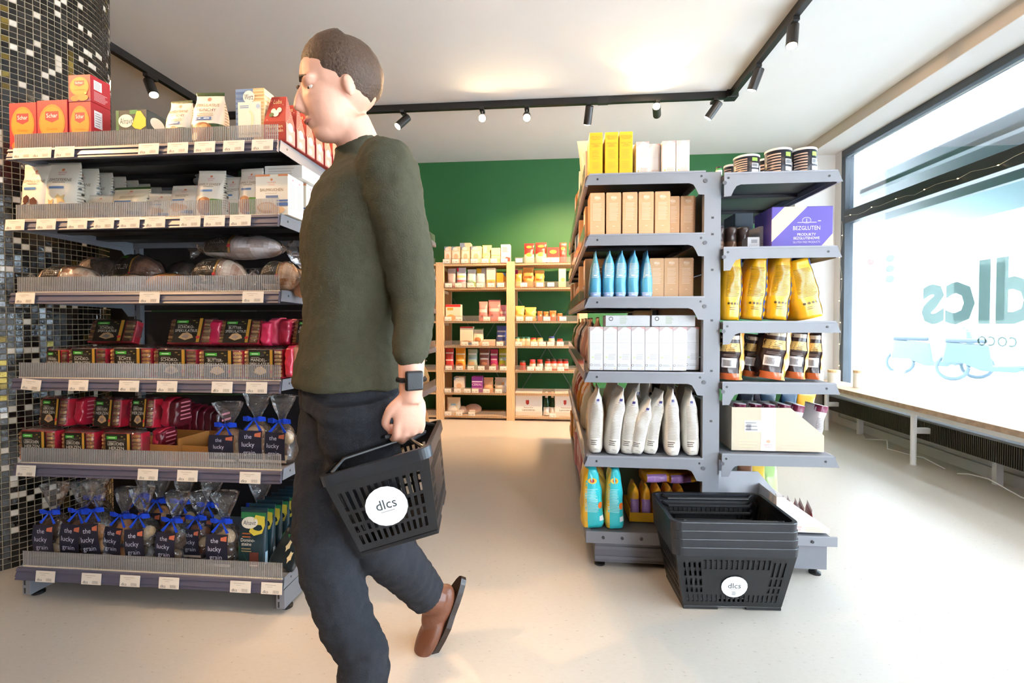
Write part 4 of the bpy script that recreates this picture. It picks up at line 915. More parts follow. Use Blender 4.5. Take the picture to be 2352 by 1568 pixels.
# -- base shelf
z6 = LZ[5]+.002
for k, (cx, wd, yt, Y, c) in enumerate(((100, 66, 1120, 1.555, '#4a3020'), (158, 62, 1115, 1.56, '#5a3d28'), (212, 60, 1110, 1.555, '#b5763f'), (255, 56, 1130, 1.575, '#c07a40'), (312, 62, 1128, 1.55, '#5f5040'), (378, 62, 1140, 1.55, '#5a4434'), (440, 50, 1140, 1.60, '#6a3c20'), (499, 70, 1140, 1.545, '#4c3428'))):
    x, w, h = span(cx-wd/2, cx+wd/2, yt, Y, z6)
    o = put(cello(w, h, .075, 140+k, c), 'clear cookie bag tied with blue bow, %s in the front row of the base shelf' % ordl(k, 8), 'bag', 'tied cookie bags, base shelf', x, Y+.04, z6, 0, 0, (0, .08, -.1, .1, -.05, .06, 0, 0)[k])
    if k in (0, 2, 3, 4, 5, 7): dup(o, (x+.05, Y+.15, z6), (0, .05, .1), 'clear cookie bag tied with blue bow, standing behind the %s front bag of the base shelf' % ordl(k, 8).replace(' from left', ''), scale=(1, 1, 1.08))
x, w, h = span(540, 604, 1172, 1.545, z6)
it = [('r', 0, .82, 1, .92, '#2c7a48'), ('p', [(.02, 0), (.02, .4), (.2, .3), (.42, .12), (.5, 0)], '#2f7d48'), ('p', [(.4, .62), (.58, .88), (.95, .86), (.98, .72), (.9, .6), (.6, .56)], '#dcc448'), ('e', .38, .76, .33, .09, '#efe8d6'), ('t', 'Alnavit', .38, .76, .07, '#22343c', .5), ('l', .15, .5, .6, 2, .05, .02, '#b0602c'), ('t', 'Domino-', .38, .49, .055, '#efe8d6', .55), ('t', 'steine', .34, .43, .055, '#efe8d6', .45), ('l', .15, .6, .36, 2, .04, .012, '#9a8a5a'), ('r', .48, .06, .82, .3, '#5c2a22'), ('r', .5, .08, .8, .1, '#e9cfae')]
o = bag(w, .03, h, '#14303a', front=it, side=[('r', .2, .1, .6, .3, '#9fb8c8')], seed=150, wr=.015, n=4, name='chocolate_pouch')
for k in range(7):
    q = put(o, '', 'pouch', 'dark green chocolate pouches', 0, 0, 0) if k == 0 else dup(o)
    q.location = (x+.006*k, 1.562+.036*k, z6); q.rotation_euler = (-.06, 0, 0)
    q['label'] = 'dark green chocolate pouch with oval badge, %s in its row on the base shelf' % ('foremost', 'second', 'third', 'fourth', 'fifth', 'sixth', 'hindmost')[k]
it = [('p', [(0, 0), (0, .6), (.3, .62), (.28, 0)], '#2f7d44'), ('t', 'Zimtsterne', .5, .78, .06, '#d8d4c4', .6)]+[('p', [(cx+r_*math.cos(a*.6283+.3)*.7, cy+r_*math.sin(a*.6283+.3)) for a in range(10) for r_ in ((.13 if a % 2 else .085),)], '#e8cf9c') for cx, cy in ((.45, .42), (.74, .56), (.7, .24))]
put(bag(.10, .03, .17, '#16242a', front=it, seed=161, wr=.02, n=4, name='biscuit_pouch'), 'dark pouch with three star cookies leaning at the right end of the base shelf', 'pouch', None, -.955, 1.56, z6+.012, -.1, -.5, .3)
# price cards on the rail
cardm = MB().box(-.037, .037, -.0012, 0, -.019, .019, '#f1e8d9'); 
card = cardm.build('price_tag', 'paper')
pm = MB(); decals(pm, lambda u, v, o: ((u-.5)*.074, -.0014-o, (v-.5)*.038), [('t', 'dlcs', .22, .22, .24, '#4a4038', .36), ('l', .2, .8, .82, 1, .1, .03, '#b0a08c'), ('l', .3, .6, .66, 1, .1, .03, '#c0b29e')]+[('r', .58+.026*i, .1, .574+.026*i+.014, .36, '#6a5c48') for i in range(12)], .074, .038)
pm.build('printed_text', 'paper', card)
tags = [(67, 110, 162, 353, 419, 480, 546, 611), (46, 117, 188, 249, 307, 365, 445, 500, 559), (66, 350, 586), (76, 184, 300, 387, 513, 592), (60, 340, 431, 575), (100, 206, 295, 385, 550, 622)]
first = True
for s, row in enumerate(tags):
    for k, px in enumerate(row):
        x = pxy(px, 700, 1.5)[0]
        q = card if first else dup(card)
        if first: tag(card, '', 'price tag'); first = False
        q.location = (x, LY0-.0155, LZ[s]-.021); q.rotation_euler = (-.10, (.08 if (s, k) == (3, 0) else 0), 0)
        q['group'] = 'price cards on the column rack'; q['label'] = 'white price card, %s on the rail of the column rack %s' % (ordl(k, len(row)), SH[s])

# ================================================================ goods: double rack, aisle side
def rspan(a, b, yt, Y, s): return span(a, b, yt, Y, RL[s]+.001)
ORR = lambda k, n: ordl(k, n)
x, w, h = rspan(1352, 1386, 308, 1.93, 0)
it = [('t', 'IDEALNA DO', .5, .91, .028, '#b07a28', .8), ('t', 'CIAST, TORTOW', .5, .875, .028, '#b07a28', .85), ('t', 'DESEROW', .5, .84, .028, '#b07a28', .6), ('t', 'PERFECT FOR', .5, .74, .028, '#b07a28', .8), ('t', 'CAKES,', .5, .705, .028, '#b07a28', .5), ('t', 'DESSERTS', .5, .67, .028, '#b07a28', .65)]+[('l', .2, .8, .58, 8, .028, .008, '#c99a2c'), ('l', .2, .8, .3, 6, .028, .008, '#c99a2c')]
o = carton(.052, .12, h, '#e8b416', it, name='dessert_carton')
for k, px in enumerate((1369, 1405, 1438)):
    q = put(o, '', 'carton', 'yellow dessert cartons', 0, 0, 0) if k == 0 else dup(o)
    q.location = (pxy(px, 350, 1.93)[0], 1.99, RL[0]+.007); q['label'] = 'yellow dessert carton with brown print, %s of three on the double rack top shelf' % ('left', 'middle', 'right')[k]
it = [('p', [(0, 1), (.5, 1), (.12, .84), (0, .86)], '#d8b8b0'), ('p', [(.6, 1), (1, 1), (1, .93)], '#d9b0a8'), ('l', .3, .8, .8, 7, .04, .01, '#d8ccc0'), ('l', .35, .9, .2, 4, .03, .01, '#c9a890'), ('r', .16, .10, .25, .14, '#e8c848')]
o = carton(.052, .12, .133, '#e6d9cf', it, name='biscuit_carton')
for k, (px, yt) in enumerate(((1476, 322), (1505, 322), (1537, 322), (1569, 321))):
    q = put(o, '', 'carton', 'cream biscuit cartons', 0, 0, 0) if k == 0 else dup(o)
    q.location = (pxy(px, 350, 1.94)[0], 2.003 if k != 1 else 2.03, RL[0]+.007); q['label'] = 'cream biscuit carton with rose corner, %s of four on the double rack top shelf' % ordl(k, 4)
put(carton(.165, .12, .175, '#f3e7d6', [('e', .9, .5, .05, .05, '#8a8074'), ('e', .9, .5, .035, .035, '#f3e7d6')], name='large_carton'), 'large cream carton behind the yellow cartons, taller than them', 'carton', None, pxy(1426, 330, 2.1)[0], 2.15, RL[0]+.007)
put(bag(.08, .10, .21, '#f1e3c0', seed=170, lean=(-.02, 0), name='flour_bag'), 'pale pointed bag rising behind the leftmost yellow carton', 'bag', None, pxy(1358, 330, 2.08)[0], 2.12, RL[0]+.007)
# second shelf: kraft cartons
KR = '#d9a877'
def kraft():
    it = [('r', 0, .02+.0385*i, 1, .035+.0385*i, '#e0b286') for i in range(25)]+[('e', .5, .87, .2, .06, '#e3bb90'), ('t', 'Werz', .5, .88, .05, '#f8efe0', .4), ('l', .2, .82, .74, 14, .03, .008, '#f0d8b8'), ('l', .42, .58, .2, 1, .03, .01, '#f0d8b8')]
    return carton(.058, .11, .166, KR, it, it[:25], it[:25], name='kraft_carton')
kr = kraft(); first = True
def put_kraft(px, Y, z, lab, grp, sc=1):
    global first
    q = kr if first else dup(kr)
    if first: tag(kr, lab, 'carton'); first = False
    q.location = (pxy(px, 500, Y)[0], Y+.055, z); q['label'] = lab; q['group'] = grp; q.scale = (1, 1, sc); return q
for k in range(5): put_kraft(1372+37.4*k, 1.925, RL[1]+.007, 'brown striped kraft carton in the front row, %s on the double rack second shelf' % ordl(k, 5), 'kraft cartons, second shelf', 1.01)
for k in range(2): put_kraft(1544+36*k, 1.99, RL[1]+.007, 'brown kraft carton set back beside the upright, %s on the second shelf' % ('left', 'right')[k], 'kraft cartons, second shelf', .99)
for k in range(3): put_kraft(1509+34*k, 1.99, RL[2]+.007, 'brown kraft carton behind the blue pouches, %s on the third shelf' % ordl(k, 3), 'kraft cartons, third shelf', .96)
# third shelf: blue pouches seen from their folded side
it = [('l', .12, .9, .72, 12, .027, .010, '#cfe2ec'), ('r', 0, 0, 1, .09, '#a9c4ee'), ('l', .3, .7, .47, 1, .05, .02, '#dcebf3'), ('l', .35, .65, .05, 1, .05, .02, '#ffffff')]
o = bag(.051, .10, .185, '#4f9cbd', A=WEDGE, B=ONE, front=it, seed=171, wr=.02, n=3.4, name='blue_pouch')
o2 = bag(.051, .10, .185, '#4f9cbd', A=SLIM, B=ONE, front=it, seed=172, wr=.035, n=3.4, lean=(.004, 0), name='blue_pouch')
for k, px in enumerate((1369, 1399, 1427, 1456, 1488)):
    q = put(o, '', 'pouch', 'blue pouches', 0, 0, 0) if k == 0 else put(o2, '', 'pouch', 'blue pouches', 0, 0, 0) if k == 1 else dup(o if k == 4 else o2)
    q.location = (pxy(px, 600, 1.925)[0], 1.98, RL[2]+.007); q['label'] = 'blue pouch with lines of white print, %s of five on the double rack third shelf' % ordl(k, 5)
# fourth shelf: white cartons
it = [('p', [(0, 1), (.45, 1), (.15, .92), (0, .9)], '#b9a8a8'), ('p', [(.6, 1), (1, 1), (1, .94)], '#e0a0a0'), ('l', .15, .9, .86, 8, .022, .007, '#cfcfd2'), ('r', .1, .635, .92, .64, '#999999'), ('l', .15, .85, .6, 6, .022, .007, '#d0d0d2'), ('r', .4, .37, .92, .374, '#777777'), ('l', .35, .9, .35, 5, .024, .008, '#b9b9b9'), ('e', .22, .3, .08, .02, '#c9d8a0'), ('e', .12, .12, .09, .028, '#4a4a4a'), ('e', .12, .12, .06, .02, '#f4f4f4'), ('l', .28, .9, .14, 3, .02, .006, '#9a9a9a'), ('r', .78, .03, .9, .05, '#e8c890')]
o = carton(.0535, .12, .174, '#dfdfe1', it, name='white_carton')
for k in range(7):
    q = put(o, '', 'carton', 'white drink cartons', 0, 0, 0) if k == 0 else dup(o)
    q.location = (pxy(1370+31.9*k, 800, 1.925)[0], 1.987, RL[3]+.007); q['label'] = 'tall white carton with fine grey print, %s of seven on the double rack fourth shelf' % ordl(k, 7)
dup(o, (pxy(1590, 800, 1.97)[0], 2.03, RL[3]+.007), (0, 0, 0), 'tall white carton set back in shade beside the upright, fourth shelf')
it = [('e', .12, .7, .05, .2, '#555555'), ('e', .12, .7, .035, .13, '#d9d9da'), ('l', .32, .5, .9, 8, .09, .03, '#a8b890'), ('l', .6, .85, .85, 6, .12, .02, '#c4c4c6')]
for k, (a, b) in enumerate(((1391, 1493), (1497, 1597))):
    x, w, h = span(a, b, 724, 1.955, RL[3]+.007+.177)
    put(carton(w, .11, .044, '#dcdcdd', it, name='white_carton'), ('white carton lying flat on the upright ones, left of two', 'white carton lying flat on the upright ones, beside the upright')[k], 'carton', 'flat white cartons', x, 2.01, RL[3]+.007+.177)
# fifth shelf: white flour bags
it = [('r', .36, .80, .66, .84, '#3c3c78'), ('l', .3, .7, .79, 2, .015, .007, '#8a8aa0'), ('l', .14, .88, .75, 24, .022, .007, '#9a948c'), ('l', .14, .6, .2, 3, .03, .012, '#555048'), ('t', '1000 g', .5, .06, .022, '#8a857c', .4)]
va = []
for k in range(3): va.append(bag(.062, .11, .262, '#e3ddd2', A=SLIM, B=ONE, front=it, seed=180+k, wr=.06, n=3, lean=((.018, 0), (.03, 0), (-.004, 0))[k], name='flour_bag', mat='foil'))
fl = [(1372, 1045, 0, -.03, 1.0), (1409, 1048, 1, .03, 1.02), (1448, 1044, 1, .0, .97), (1466, 1046, 1, .1, .96), (1497, 1046, 1, .06, .98), (1550, 1047, 2, .0, 1.02), (1597, 1052, 2, -.02, .99)]
used = set()
for k, (px, _, q_, ry, sc) in enumerate(fl):
    src = va[q_]
    q = put(src, '', 'bag', None, 0, 0, 0) if q_ not in used else dup(src); used.add(q_)
    q.location = (pxy(px, 1000, 1.93)[0]-.005, 1.985-(.012 if k % 2 else 0), RL[4]+.007+abs(ry)*.03); q.rotation_euler = (0, ry, .1*math.sin(k*2))
    q.scale = (1, 1, sc*(.9 if k in (3,) else 1)); q['group'] = 'white flour bags'; q['label'] = 'white printed flour bag, %s of seven in the front row of the fifth shelf' % ordl(k, 7)
for k in range(5):
    q = dup(va[k % 3], (pxy(1400+42*k, 1000, 2.1)[0], 2.12, RL[4]+.007), (0, .05*math.sin(k*3), .3), 'white flour bag in the second row behind the front bags, %s of five, fifth shelf' % ordl(k, 5), 'white flour bags behind', scale=(1, 1, 1.05))
# base: teal and purple bags
it = [('p', [(.25, .99), (.5, .72), (.9, .78), (1, .99)], '#19a3a4'), ('e', .5, .80, .28, .05, '#e8b93a'), ('e', .5, .80, .14, .03, '#b8303a'), ('l', .1, .8, .66, 16, .025, .008, '#b8e8e8'), ('e', .86, .38, .13, .055, '#e2702c'), ('r', .78, .12, .97, .2, '#dfe6e6')]
for k, (a, b, rz) in enumerate(((1334, 1386, .15), (1389, 1433, -.1))):
    x, w, h = rspan(a, b, 1080, 1.925, 5)
    o = put(bag(w, .1, h, '#2fb4bb', A=[(0, .92), (.1, 1), (.5, .95), (.85, .72), (1, .5)], B=ONE, front=it, left=[('r', 0, 0, 1, 1, '#e8b52c')], seed=190+k, wr=.06, n=3, name='teal_bag'), ('teal printed bag at the aisle edge of the base shelf', 'teal printed bag, right one, on the base shelf')[k], 'bag', 'teal bags', x+.006, 1.98, RL[5]+.005, rz*.4, 0, -.04+.03*k)
tb = tray(.25, .16, .055, '#e8ac1c'); put(tb, 'yellow display tray holding purple bags on the base shelf', 'tray', None, .445, 2.09, RL[5]+.004)
it = [('r', .05, 0, .95, .62, '#a578b8'), ('l', .2, .8, .55, 9, .04, .012, '#c9a8d6'), ('r', .1, .3, .9, .305, '#8a5c9c')]
o = bag(.042, .1, .14, '#e09a20', A=[(0, .97), (.1, 1), (.7, 1), (.85, .8), (.95, .45), (1, .3)], B=ONE, front=it, seed=195, wr=.03, n=3.5, name='purple_bag')
for k in range(5):
    q = put(o, '', 'bag', 'purple and orange bags', 0, 0, 0) if k == 0 else dup(o)
    q.location = (.346+.0475*k, 2.075, RL[5]+.008); q['label'] = 'purple and orange bag, %s of five in the yellow tray on the base shelf' % ordl(k, 5)
for k in range(2):
    q = dup(o, (.39+.10*k, 2.09, RL[5]+.175), (0, math.pi/2, .2), 'purple and orange bag lying across the standing ones, %s' % ('left', 'right')[k])

# rows of goods along the aisle behind the front ones
rows = [
    (0, [('cream', '#f1e6d4', 'box'), ('orange-brown', '#c98a4a', 'box'), ('yellow', '#e6c552', 'pouch'), ('cream', '#ead9bc', 'pouch')], .15),
    (1, [('kraft brown', '#d0a070', 'box'), ('grey-blue', '#7f93a8', 'box'), ('orange', '#e08a3c', 'pouch'), ('kraft brown', '#caa071', 'box')], .15),
    (2, [('kraft brown', '#d6a87a', 'box'), ('orange', '#e08444', 'pouch'), ('salmon', '#e0a088', 'pouch'), ('pale orange', '#e8b078', 'box')], .17),
    (3, [('salmon', '#e3a584', 'pouch'), ('dark blue', '#3d4250', 'pouch'), ('salmon', '#e8ac8c', 'pouch'), ('green', '#4f7a3c', 'pouch')], .20),
    (4, [('cream', '#ead2a8', 'pouch'), ('orange', '#d8862c', 'pouch'), ('red', '#b8402c', 'pouch'), ('cream', '#e8cfa4', 'pouch')], .22),
    (5, [('yellow', '#e8b83c', 'pouch'), ('pink', '#d88a8a', 'box'), ('cream', '#ead9bc', 'pouch'), ('orange', '#e09a4c', 'box')], .17)]
for s, kinds, hh in rows:
    for q_, (cn_, cc, kd) in enumerate(kinds):
        src = None
        for j in range(3):
            i = q_*3+j; y = 2.13+i*.138
            if y > 3.8: continue
            if src is None:
                if kd == 'box': src = carton(.12, .115, hh, cc, [('l', .2, .8, .8, 5, .1, .03, '#fff4e0')], left=[('r', .15, .5, .85, .85, mixc(cc, '#ffffff', .5)), ('e', .5, .28, .25, .12, mixc(cc, '#a04020', .4))], name='food_carton')
                else: src = bag(.10, .12, hh*1.08, cc, A=POUCH_B, B=POUCH_A, left=[('r', .15, .55, .85, .8, mixc(cc, '#ffffff', .5)), ('e', .5, .3, .28, .14, mixc(cc, '#7a3a18', .45))], seed=200+s*10+q_, name='food_pouch')
                o = put(src, '', 'carton' if kd == 'box' else 'pouch', None, 0, 0, 0)
            else: o = dup(src)
            o.location = (.195+.01*math.sin(i*2.3), y, RL[s]+.007); o.rotation_euler = (0, 0, .06*math.sin(i*5.1))
            o['group'] = 'goods along the aisle, %s of the double rack' % SH[s]
            o['label'] = '%s %s facing the aisle, %s back from the near end, %s of double rack' % (cn_, 'carton' if kd == 'box' else 'pouch', ORD[i], SH[s])
# ================================================================ goods: double rack, window side
def tin(r, h):
    o = MB().lathe([(r*.96, 0), (r, .003), (r, h-.004)], '#1d1f2a', seg=28, cols=['#1d1f2a']*2).build('snack_tin', 'plastic', smooth=False)
    for p in o.data.polygons: p.use_smooth = True
    MB().lathe([(r*1.02, h-.006), (r*1.03, h-.003), (r*1.03, h+.002), (r*.99, h+.003)], '#d9d9dc', seg=28).build('rim_lid', 'plastic', o)
    def cyl(u, v, off): a = -math.pi/2+(u-.5)*2.6; return ((r+off)*math.cos(a), (r+off)*math.sin(a), v*h)
    m = MB(); decals(m, cyl, [('r', 0, .1+.11*i, .42, .15+.11*i, '#c8ab98') for i in range(7)]+[('r', .56, .68, .74, .84, '#8cc63a'), ('r', .55, .36, .8, .58, '#e4e4e8'), ('r', .55, .12, .8, .28, '#e8e0e0'), ('r', .84, .1, .98, .5, '#f0f0f4')]+[('r', .57+.02*i, .4, .58+.02*i, .55, '#444444') for i in range(10)], r*2.6, h, flat=False)
    m.build('printed_label', 'paper', o, smooth=True); return o
tn = [(1726, 354, 1697, 1755, 1.945), (1800, 339, 1771, 1830, 1.94), (1860, 338, 1832, 1888, 1.94), (1683, 378, 1668, 1698, 2.10), (1762, 364, 1748, 1776, 2.15)]
for k, (px, yt, a, b, Y) in enumerate(tn):
    x, w, h = span(a, b, yt, Y, RR[0]+.007)
    put(tin(w/2, h), 'round black snack tin with green square, %s on the window-side top shelf' % ('left of the front three', 'middle of the front three', 'right of the front three', 'small one far left behind', 'small one behind between the front tins')[k], 'tin', 'black snack tins', x, Y+w/2, RR[0]+.007, (-.1, 0, .05, 0, 0)[k])
def jar(r, h, body, lid, lab=None, name='jar'):
    o = MB().lathe([(r*.9, 0), (r, .004), (r, h*.72), (r*.86, h*.82)], body, seg=16).build(name, 'plastic', smooth=False)
    MB().lathe([(r*.9, h*.82), (r*.92, h*.83), (r*.92, h*.98), (r*.86, h)], lid, seg=16).build('lid', 'metal_paint', o)
    if lab: MB().lathe([(r+.0006, h*.15), (r+.0006, h*.62)], lab, seg=16).build('paper_label', 'paper', o)
    return o
put(jar(.012, .038, '#3f9a48', '#2a2420', '#e8efe0'), 'tiny green bottle with black cap beside the upright on the top shelf', 'bottle', None, pxy(1653, 390, 1.95)[0], 1.96, RR[0]+.007)
x, w, h = span(1774, 1916, 477, 1.94, RR[1]+.001)
it = [('p', [(0, .68), (.21, 1), (.58, 1), (0, .13)], '#e2c6a4'), ('p', [(.8, 0), (1, .34), (1, 0)], '#dcc0a0'), ('e', .57, .66, .075, .08, '#b9aed4'), ('e', .57, .655, .065, .07, '#5d4fa6'), ('r', .42, .60, .73, .615, '#cfc4e4'), ('r', .565, .6, .575, .7, '#cfc4e4'), ('t', 'BEZGLUTEN', .57, .47, .1, '#ece4f2', .44), ('t', 'PRODUKTY', .57, .31, .065, '#f4eef8', .3), ('t', 'BEZGLUTENOWE', .57, .22, .065, '#f4eef8', .42), ('t', 'GLUTEN FREE PRODUCTS', .57, .12, .05, '#cfc4e4', .44), ('l', .75, .8, .65, 1, .03, .02, '#cfc4e4')]
put(carton(w, .16, h, '#5646a0', it, name='shipping_carton', bevel=.002), 'purple and beige shipping carton lettered BEZGLUTEN on the window-side second shelf', 'carton', None, x, 2.025, RR[1]+.007)
for k, (a, b, yt, Y) in enumerate(((1717, 1745, 545, 1.98), (1742, 1773, 520, 2.02))):
    x, w, h = span(a, b, yt, Y, RR[1]+.006); put(carton(w, .1, h, '#c9c6c8', [('r', .3, .5, .8, .8, '#8f8f94'), ('l', .1, .9, .4, 4, .1, .03, '#9a9a9e')], name='small_carton'), 'small grey-white carton left of the purple one, %s of two' % ('front', 'back')[k], 'carton', 'small white cartons', x, Y+.05, RR[1]+.007, .1*k)
o = bag(.045, .1, .10, '#4a3a34', A=POUCH_A, B=ONE, seed=230, wr=.06, name='dark_pouch', bands=[(0, .4, '#7a5a44')])
for k in range(3):
    q = put(o, '', 'pouch', 'dark brown pouches', 0, 0, 0) if k == 0 else dup(o)
    q.location = (.69+.05*k, 2.08, RR[1]+.007); q['label'] = 'dark brown pouch in shade next to the upright, %s of three, window-side second shelf' % ordl(k, 3)
put(MB().box(-.04, .04, -.07, .07, 0, .2, '#39444c').build('dark_carton', 'paper', bevel=.002), 'tall dark carton behind the small white cartons', 'carton', None, .86, 2.3, RR[1]+.007)
# yellow bags
itf = [('l', .12, .8, .84, 22, .022, .008, '#6a5218'), ('e', .25, .26, .05, .02, '#5a4a20'), ('e', .4, .26, .05, .02, '#5a4a20'), ('e', .55, .26, .05, .02, '#5a4a20'), ('e', .7, .26, .05, .02, '#5a4a20'), ('l', .3, .7, .2, 2, .03, .01, '#6a5218'), ('r', .84, .02, 1.0, .98, '#2f57b0')]+[('e', .94, .1+.13*i, .09, .045, '#edb422') for i in range(6)]
yb = bag(.098, .13, .256, '#e9ac18', A=[(0, .93), (.1, 1), (.5, .97), (.8, .9), (.95, .72), (1, .7)], B=ONE, front=itf, seed=240, wr=.05, n=3, name='yellow_bag')
for k, (px, w_, ry, rz, Y) in enumerate(((1686, .9, .05, .1, 1.95), (1741, .98, .10, -.05, 1.96), (1795, 1.0, .10, .05, 1.95), (1868, 1.25, -.24, .1, 1.95))):
    q = put(yb, '', 'bag', 'yellow printed bags', 0, 0, 0) if k == 0 else dup(yb)
    q.location = (pxy(px, 700, Y)[0]-.01+(.012 if k == 3 else 0), Y+.065, RR[2]+.007+abs(ry)*.045); q.rotation_euler = (0, ry, rz); q.scale = (w_, 1, (.98, .97, .99, .93)[k])
    q['label'] = 'yellow bag with blue dotted edge, %s on the window-side third shelf' % ('leftmost', 'second from left', 'third from left', 'rightmost, slumped')[k]
# brown and orange bags
itb = [('r', 0, .86, 1, .94, '#b9a890'), ('r', 0, .6, .72, .78, '#d8b266'), ('l', .05, .65, .76, 5, .035, .014, '#6a4a20'), ('r', .06, .26, .62, .46, '#ece4e2')]+[('r', .1+.022*i, .29, .11+.022*i, .42, '#555555') for i in range(14)]+[('l', .1, .6, .54, 2, .03, .012, '#8a7a70'), ('r', .74, 0, 1, 1, '#eaa04c'), ('r', .0, 0, .74, .14, '#c8602c'), ('e', .9, .3, .1, .12, '#f4d6ac'), ('p', [(.8, .05), (1, .05), (1, .2)], '#8fae4c')]
bb = bag(.10, .12, .19, '#33201e', A=PIL_A, B=ONE, front=itb, seed=250, wr=.07, n=3, name='rice_cake_bag')
for k, (px, w_, ry, Y, sc) in enumerate(((1690, 1.0, .03, 1.93, .98), (1733, .75, .12, 2.0, .92), (1786, 1.1, .13, 1.925, 1.04), (1838, .88, .1, 1.96, 1.0), (1882, .72, .03, 1.97, .98))):
    q = put(bb, '', 'bag', 'brown and orange bags', 0, 0, 0) if k == 0 else dup(bb)
    q.location = (pxy(px, 850, Y)[0]-.01, Y+.06, RR[3]+.007+abs(ry)*.045); q.rotation_euler = (0, ry, .1*math.sin(k*3)); q.scale = (w_, 1, sc)
    q['label'] = 'brown and orange rice cake bag, %s of five on the window-side fourth shelf' % ordl(k, 5)
# fifth shelf: display carton and pouches
def display(W_, D, H, cut, col, its, inner='#b9a68c'):
    t = .004; m = MB()
    prof = [(-W_/2, 0), (W_/2, 0), (W_/2, H*cut[1]), (W_/2*cut[0], H), (-W_/2, H)]
    m.prism(prof, 'y', -D/2, -D/2+t, col).prism(prof, 'y', D/2-t, D/2, col).box(-W_/2, W_/2, -D/2+t, D/2-t, 0, t, inner).box(-W_/2, -W_/2+t, -D/2+t, D/2-t, t, H, col).box(W_/2-t, W_/2, -D/2+t, D/2-t, t, H*cut[1], col)
    o = m.build('display_carton', 'paper'); p = MB(); decals(p, plane_surf('front', W_, D, H), its, W_, H); p.build('printed_panel', 'paper', o); return o
x, w, h = span(1683, 1897, 941, 1.935, RR[4]+.001)
its = [('r', .32, .0, .48, 1, '#eceae6'), ('r', .14, .44, .32, .7, '#f2f0ee'), ('l', .15, .3, .66, 3, .08, .03, '#9a9a9a')]+[('r', .16+.008*i, .47, .164+.008*i, .62, '#555566') for i in range(7)]+[('e', .4, .22, .022, .035, '#e0a080'), ('t', 'HAMMER', .4, .14, .035, '#d89a9a', .1), ('t', 'MUHLE', .4, .09, .035, '#d89a9a', .08), ('l', .08, .3, .25, 3, .07, .02, '#e6d6b0'), ('l', .55, .9, .25, 3, .07, .02, '#e6d6b0')]
put(display(w, .17, h, (.28, .38), '#d0c2a8', its), 'cream display carton with slanted cut-out on the window-side fifth shelf', 'carton', None, x, 2.03, RR[4]+.007)
o = bag(.05, .11, .172, '#e4dede', A=POUCH_A, B=ONE, front=[('l', .15, .85, .7, 12, .035, .012, '#8a8488'), ('r', 0, .85, 1, 1, '#7a2444'), ('r', 0, 0, 1, .3, '#b02848')], seed=260, wr=.06, name='sachet')
for k in range(6):
    q = put(o, '', 'sachet', 'burgundy topped sachets', 0, 0, 0) if k == 0 else dup(o)
    q.location = (x-w*.38+k*.052+(.03 if k == 5 else 0), 2.03, RR[4]+.014); q.rotation_euler = (0, .05+.03*k, .1*(k % 2)); q['label'] = 'burgundy-topped sachet in the cream display carton, %s of six' % ordl(k, 6)
for k, (px, c, nm) in enumerate(((1700, '#2b2f38', 'black'), (1735, '#3a3138', 'black-brown'), (1752, '#1f3344', 'dark blue'), (1800, '#23405a', 'blue'), (1838, '#e0a02c', 'orange and blue'))):
    put(bag(.075, .09, .20, c, seed=270+k, wr=.05, n=3, front=[('e', .5, .5, .3, .12, '#e8a83a')] if k in (2, 4) else [], lean=(.02, 0), name='dark_pouch'), '%s pouch standing behind the cream display carton, %s' % (nm, ordl(k, 5)), 'pouch', 'pouches behind the display carton', pxy(px, 920, 2.22)[0], 2.24, RR[4]+.007, .2*math.sin(k), 0, .1)
# base
x, w, h = span(1657, 1778, 1087, 2.08, RR[5]+.001)
put(display(w+.02, .16, h, (.4, .55), '#b9bbc2', []), 'grey display carton at the back of the window-side base shelf', 'carton', None, x, 2.17, RR[5]+.007)
x, w, h = span(1788, 1911, 1147, 1.925, RR[5]+.001)
its = [('e', .35, .26, .035, .04, '#e89a80'), ('t', 'HAMMER', .38, .15, .05, '#d88a8a', .2), ('t', 'MUHLE', .38, .08, .05, '#d88a8a', .16), ('l', .55, .9, .15, 3, .05, .02, '#ecd2ac')]
put(display(w, .2, h, (-.75, .12), '#e4dcd2', its), 'white display carton with long slanted side at the window-side base shelf corner', 'carton', None, x-.005, 2.03, RR[5]+.007)
o = bag(.075, .018, .105, '#7a2226', front=[('r', .1, .5, .9, .8, '#c9b8ae')], side=[('r', 0, .2, 1, .8, '#a8363a')], seed=280, wr=.03, n=4, name='sachet', bands=[(.88, 1, '#b9a6a4')])
for k in range(7):
    q = put(o, '', 'sachet', 'dark red sachets', 0, 0, 0) if k == 0 else dup(o)
    q.location = (x-.085+.024*k, 2.02+.012*(k % 2), RR[5]+.015-.004*k); q.rotation_euler = (0, -.25, 1.35); q['label'] = 'dark red sachet in the white display carton, %s of seven' % ordl(k, 7)
for k, (px, c, nm) in enumerate(((1745, '#e8c048', 'yellow'), (1768, '#b8d88a', 'pale green'))):
    put(bag(.07, .08, .21, c, seed=290+k, name='food_pouch', wr=.05), '%s pouch standing in the grey display carton on the base shelf' % nm, 'pouch', None, pxy(px, 1090, 2.2)[0]-.02, 2.17, RR[5]+.014)
put(bag(.07, .08, .21, '#8a5a3c', seed=293, name='food_pouch', wr=.05), 'brown pouch standing in the grey display carton next to the upright', 'pouch', None, pxy(1705, 1090, 2.2)[0], 2.17, RR[5]+.014)

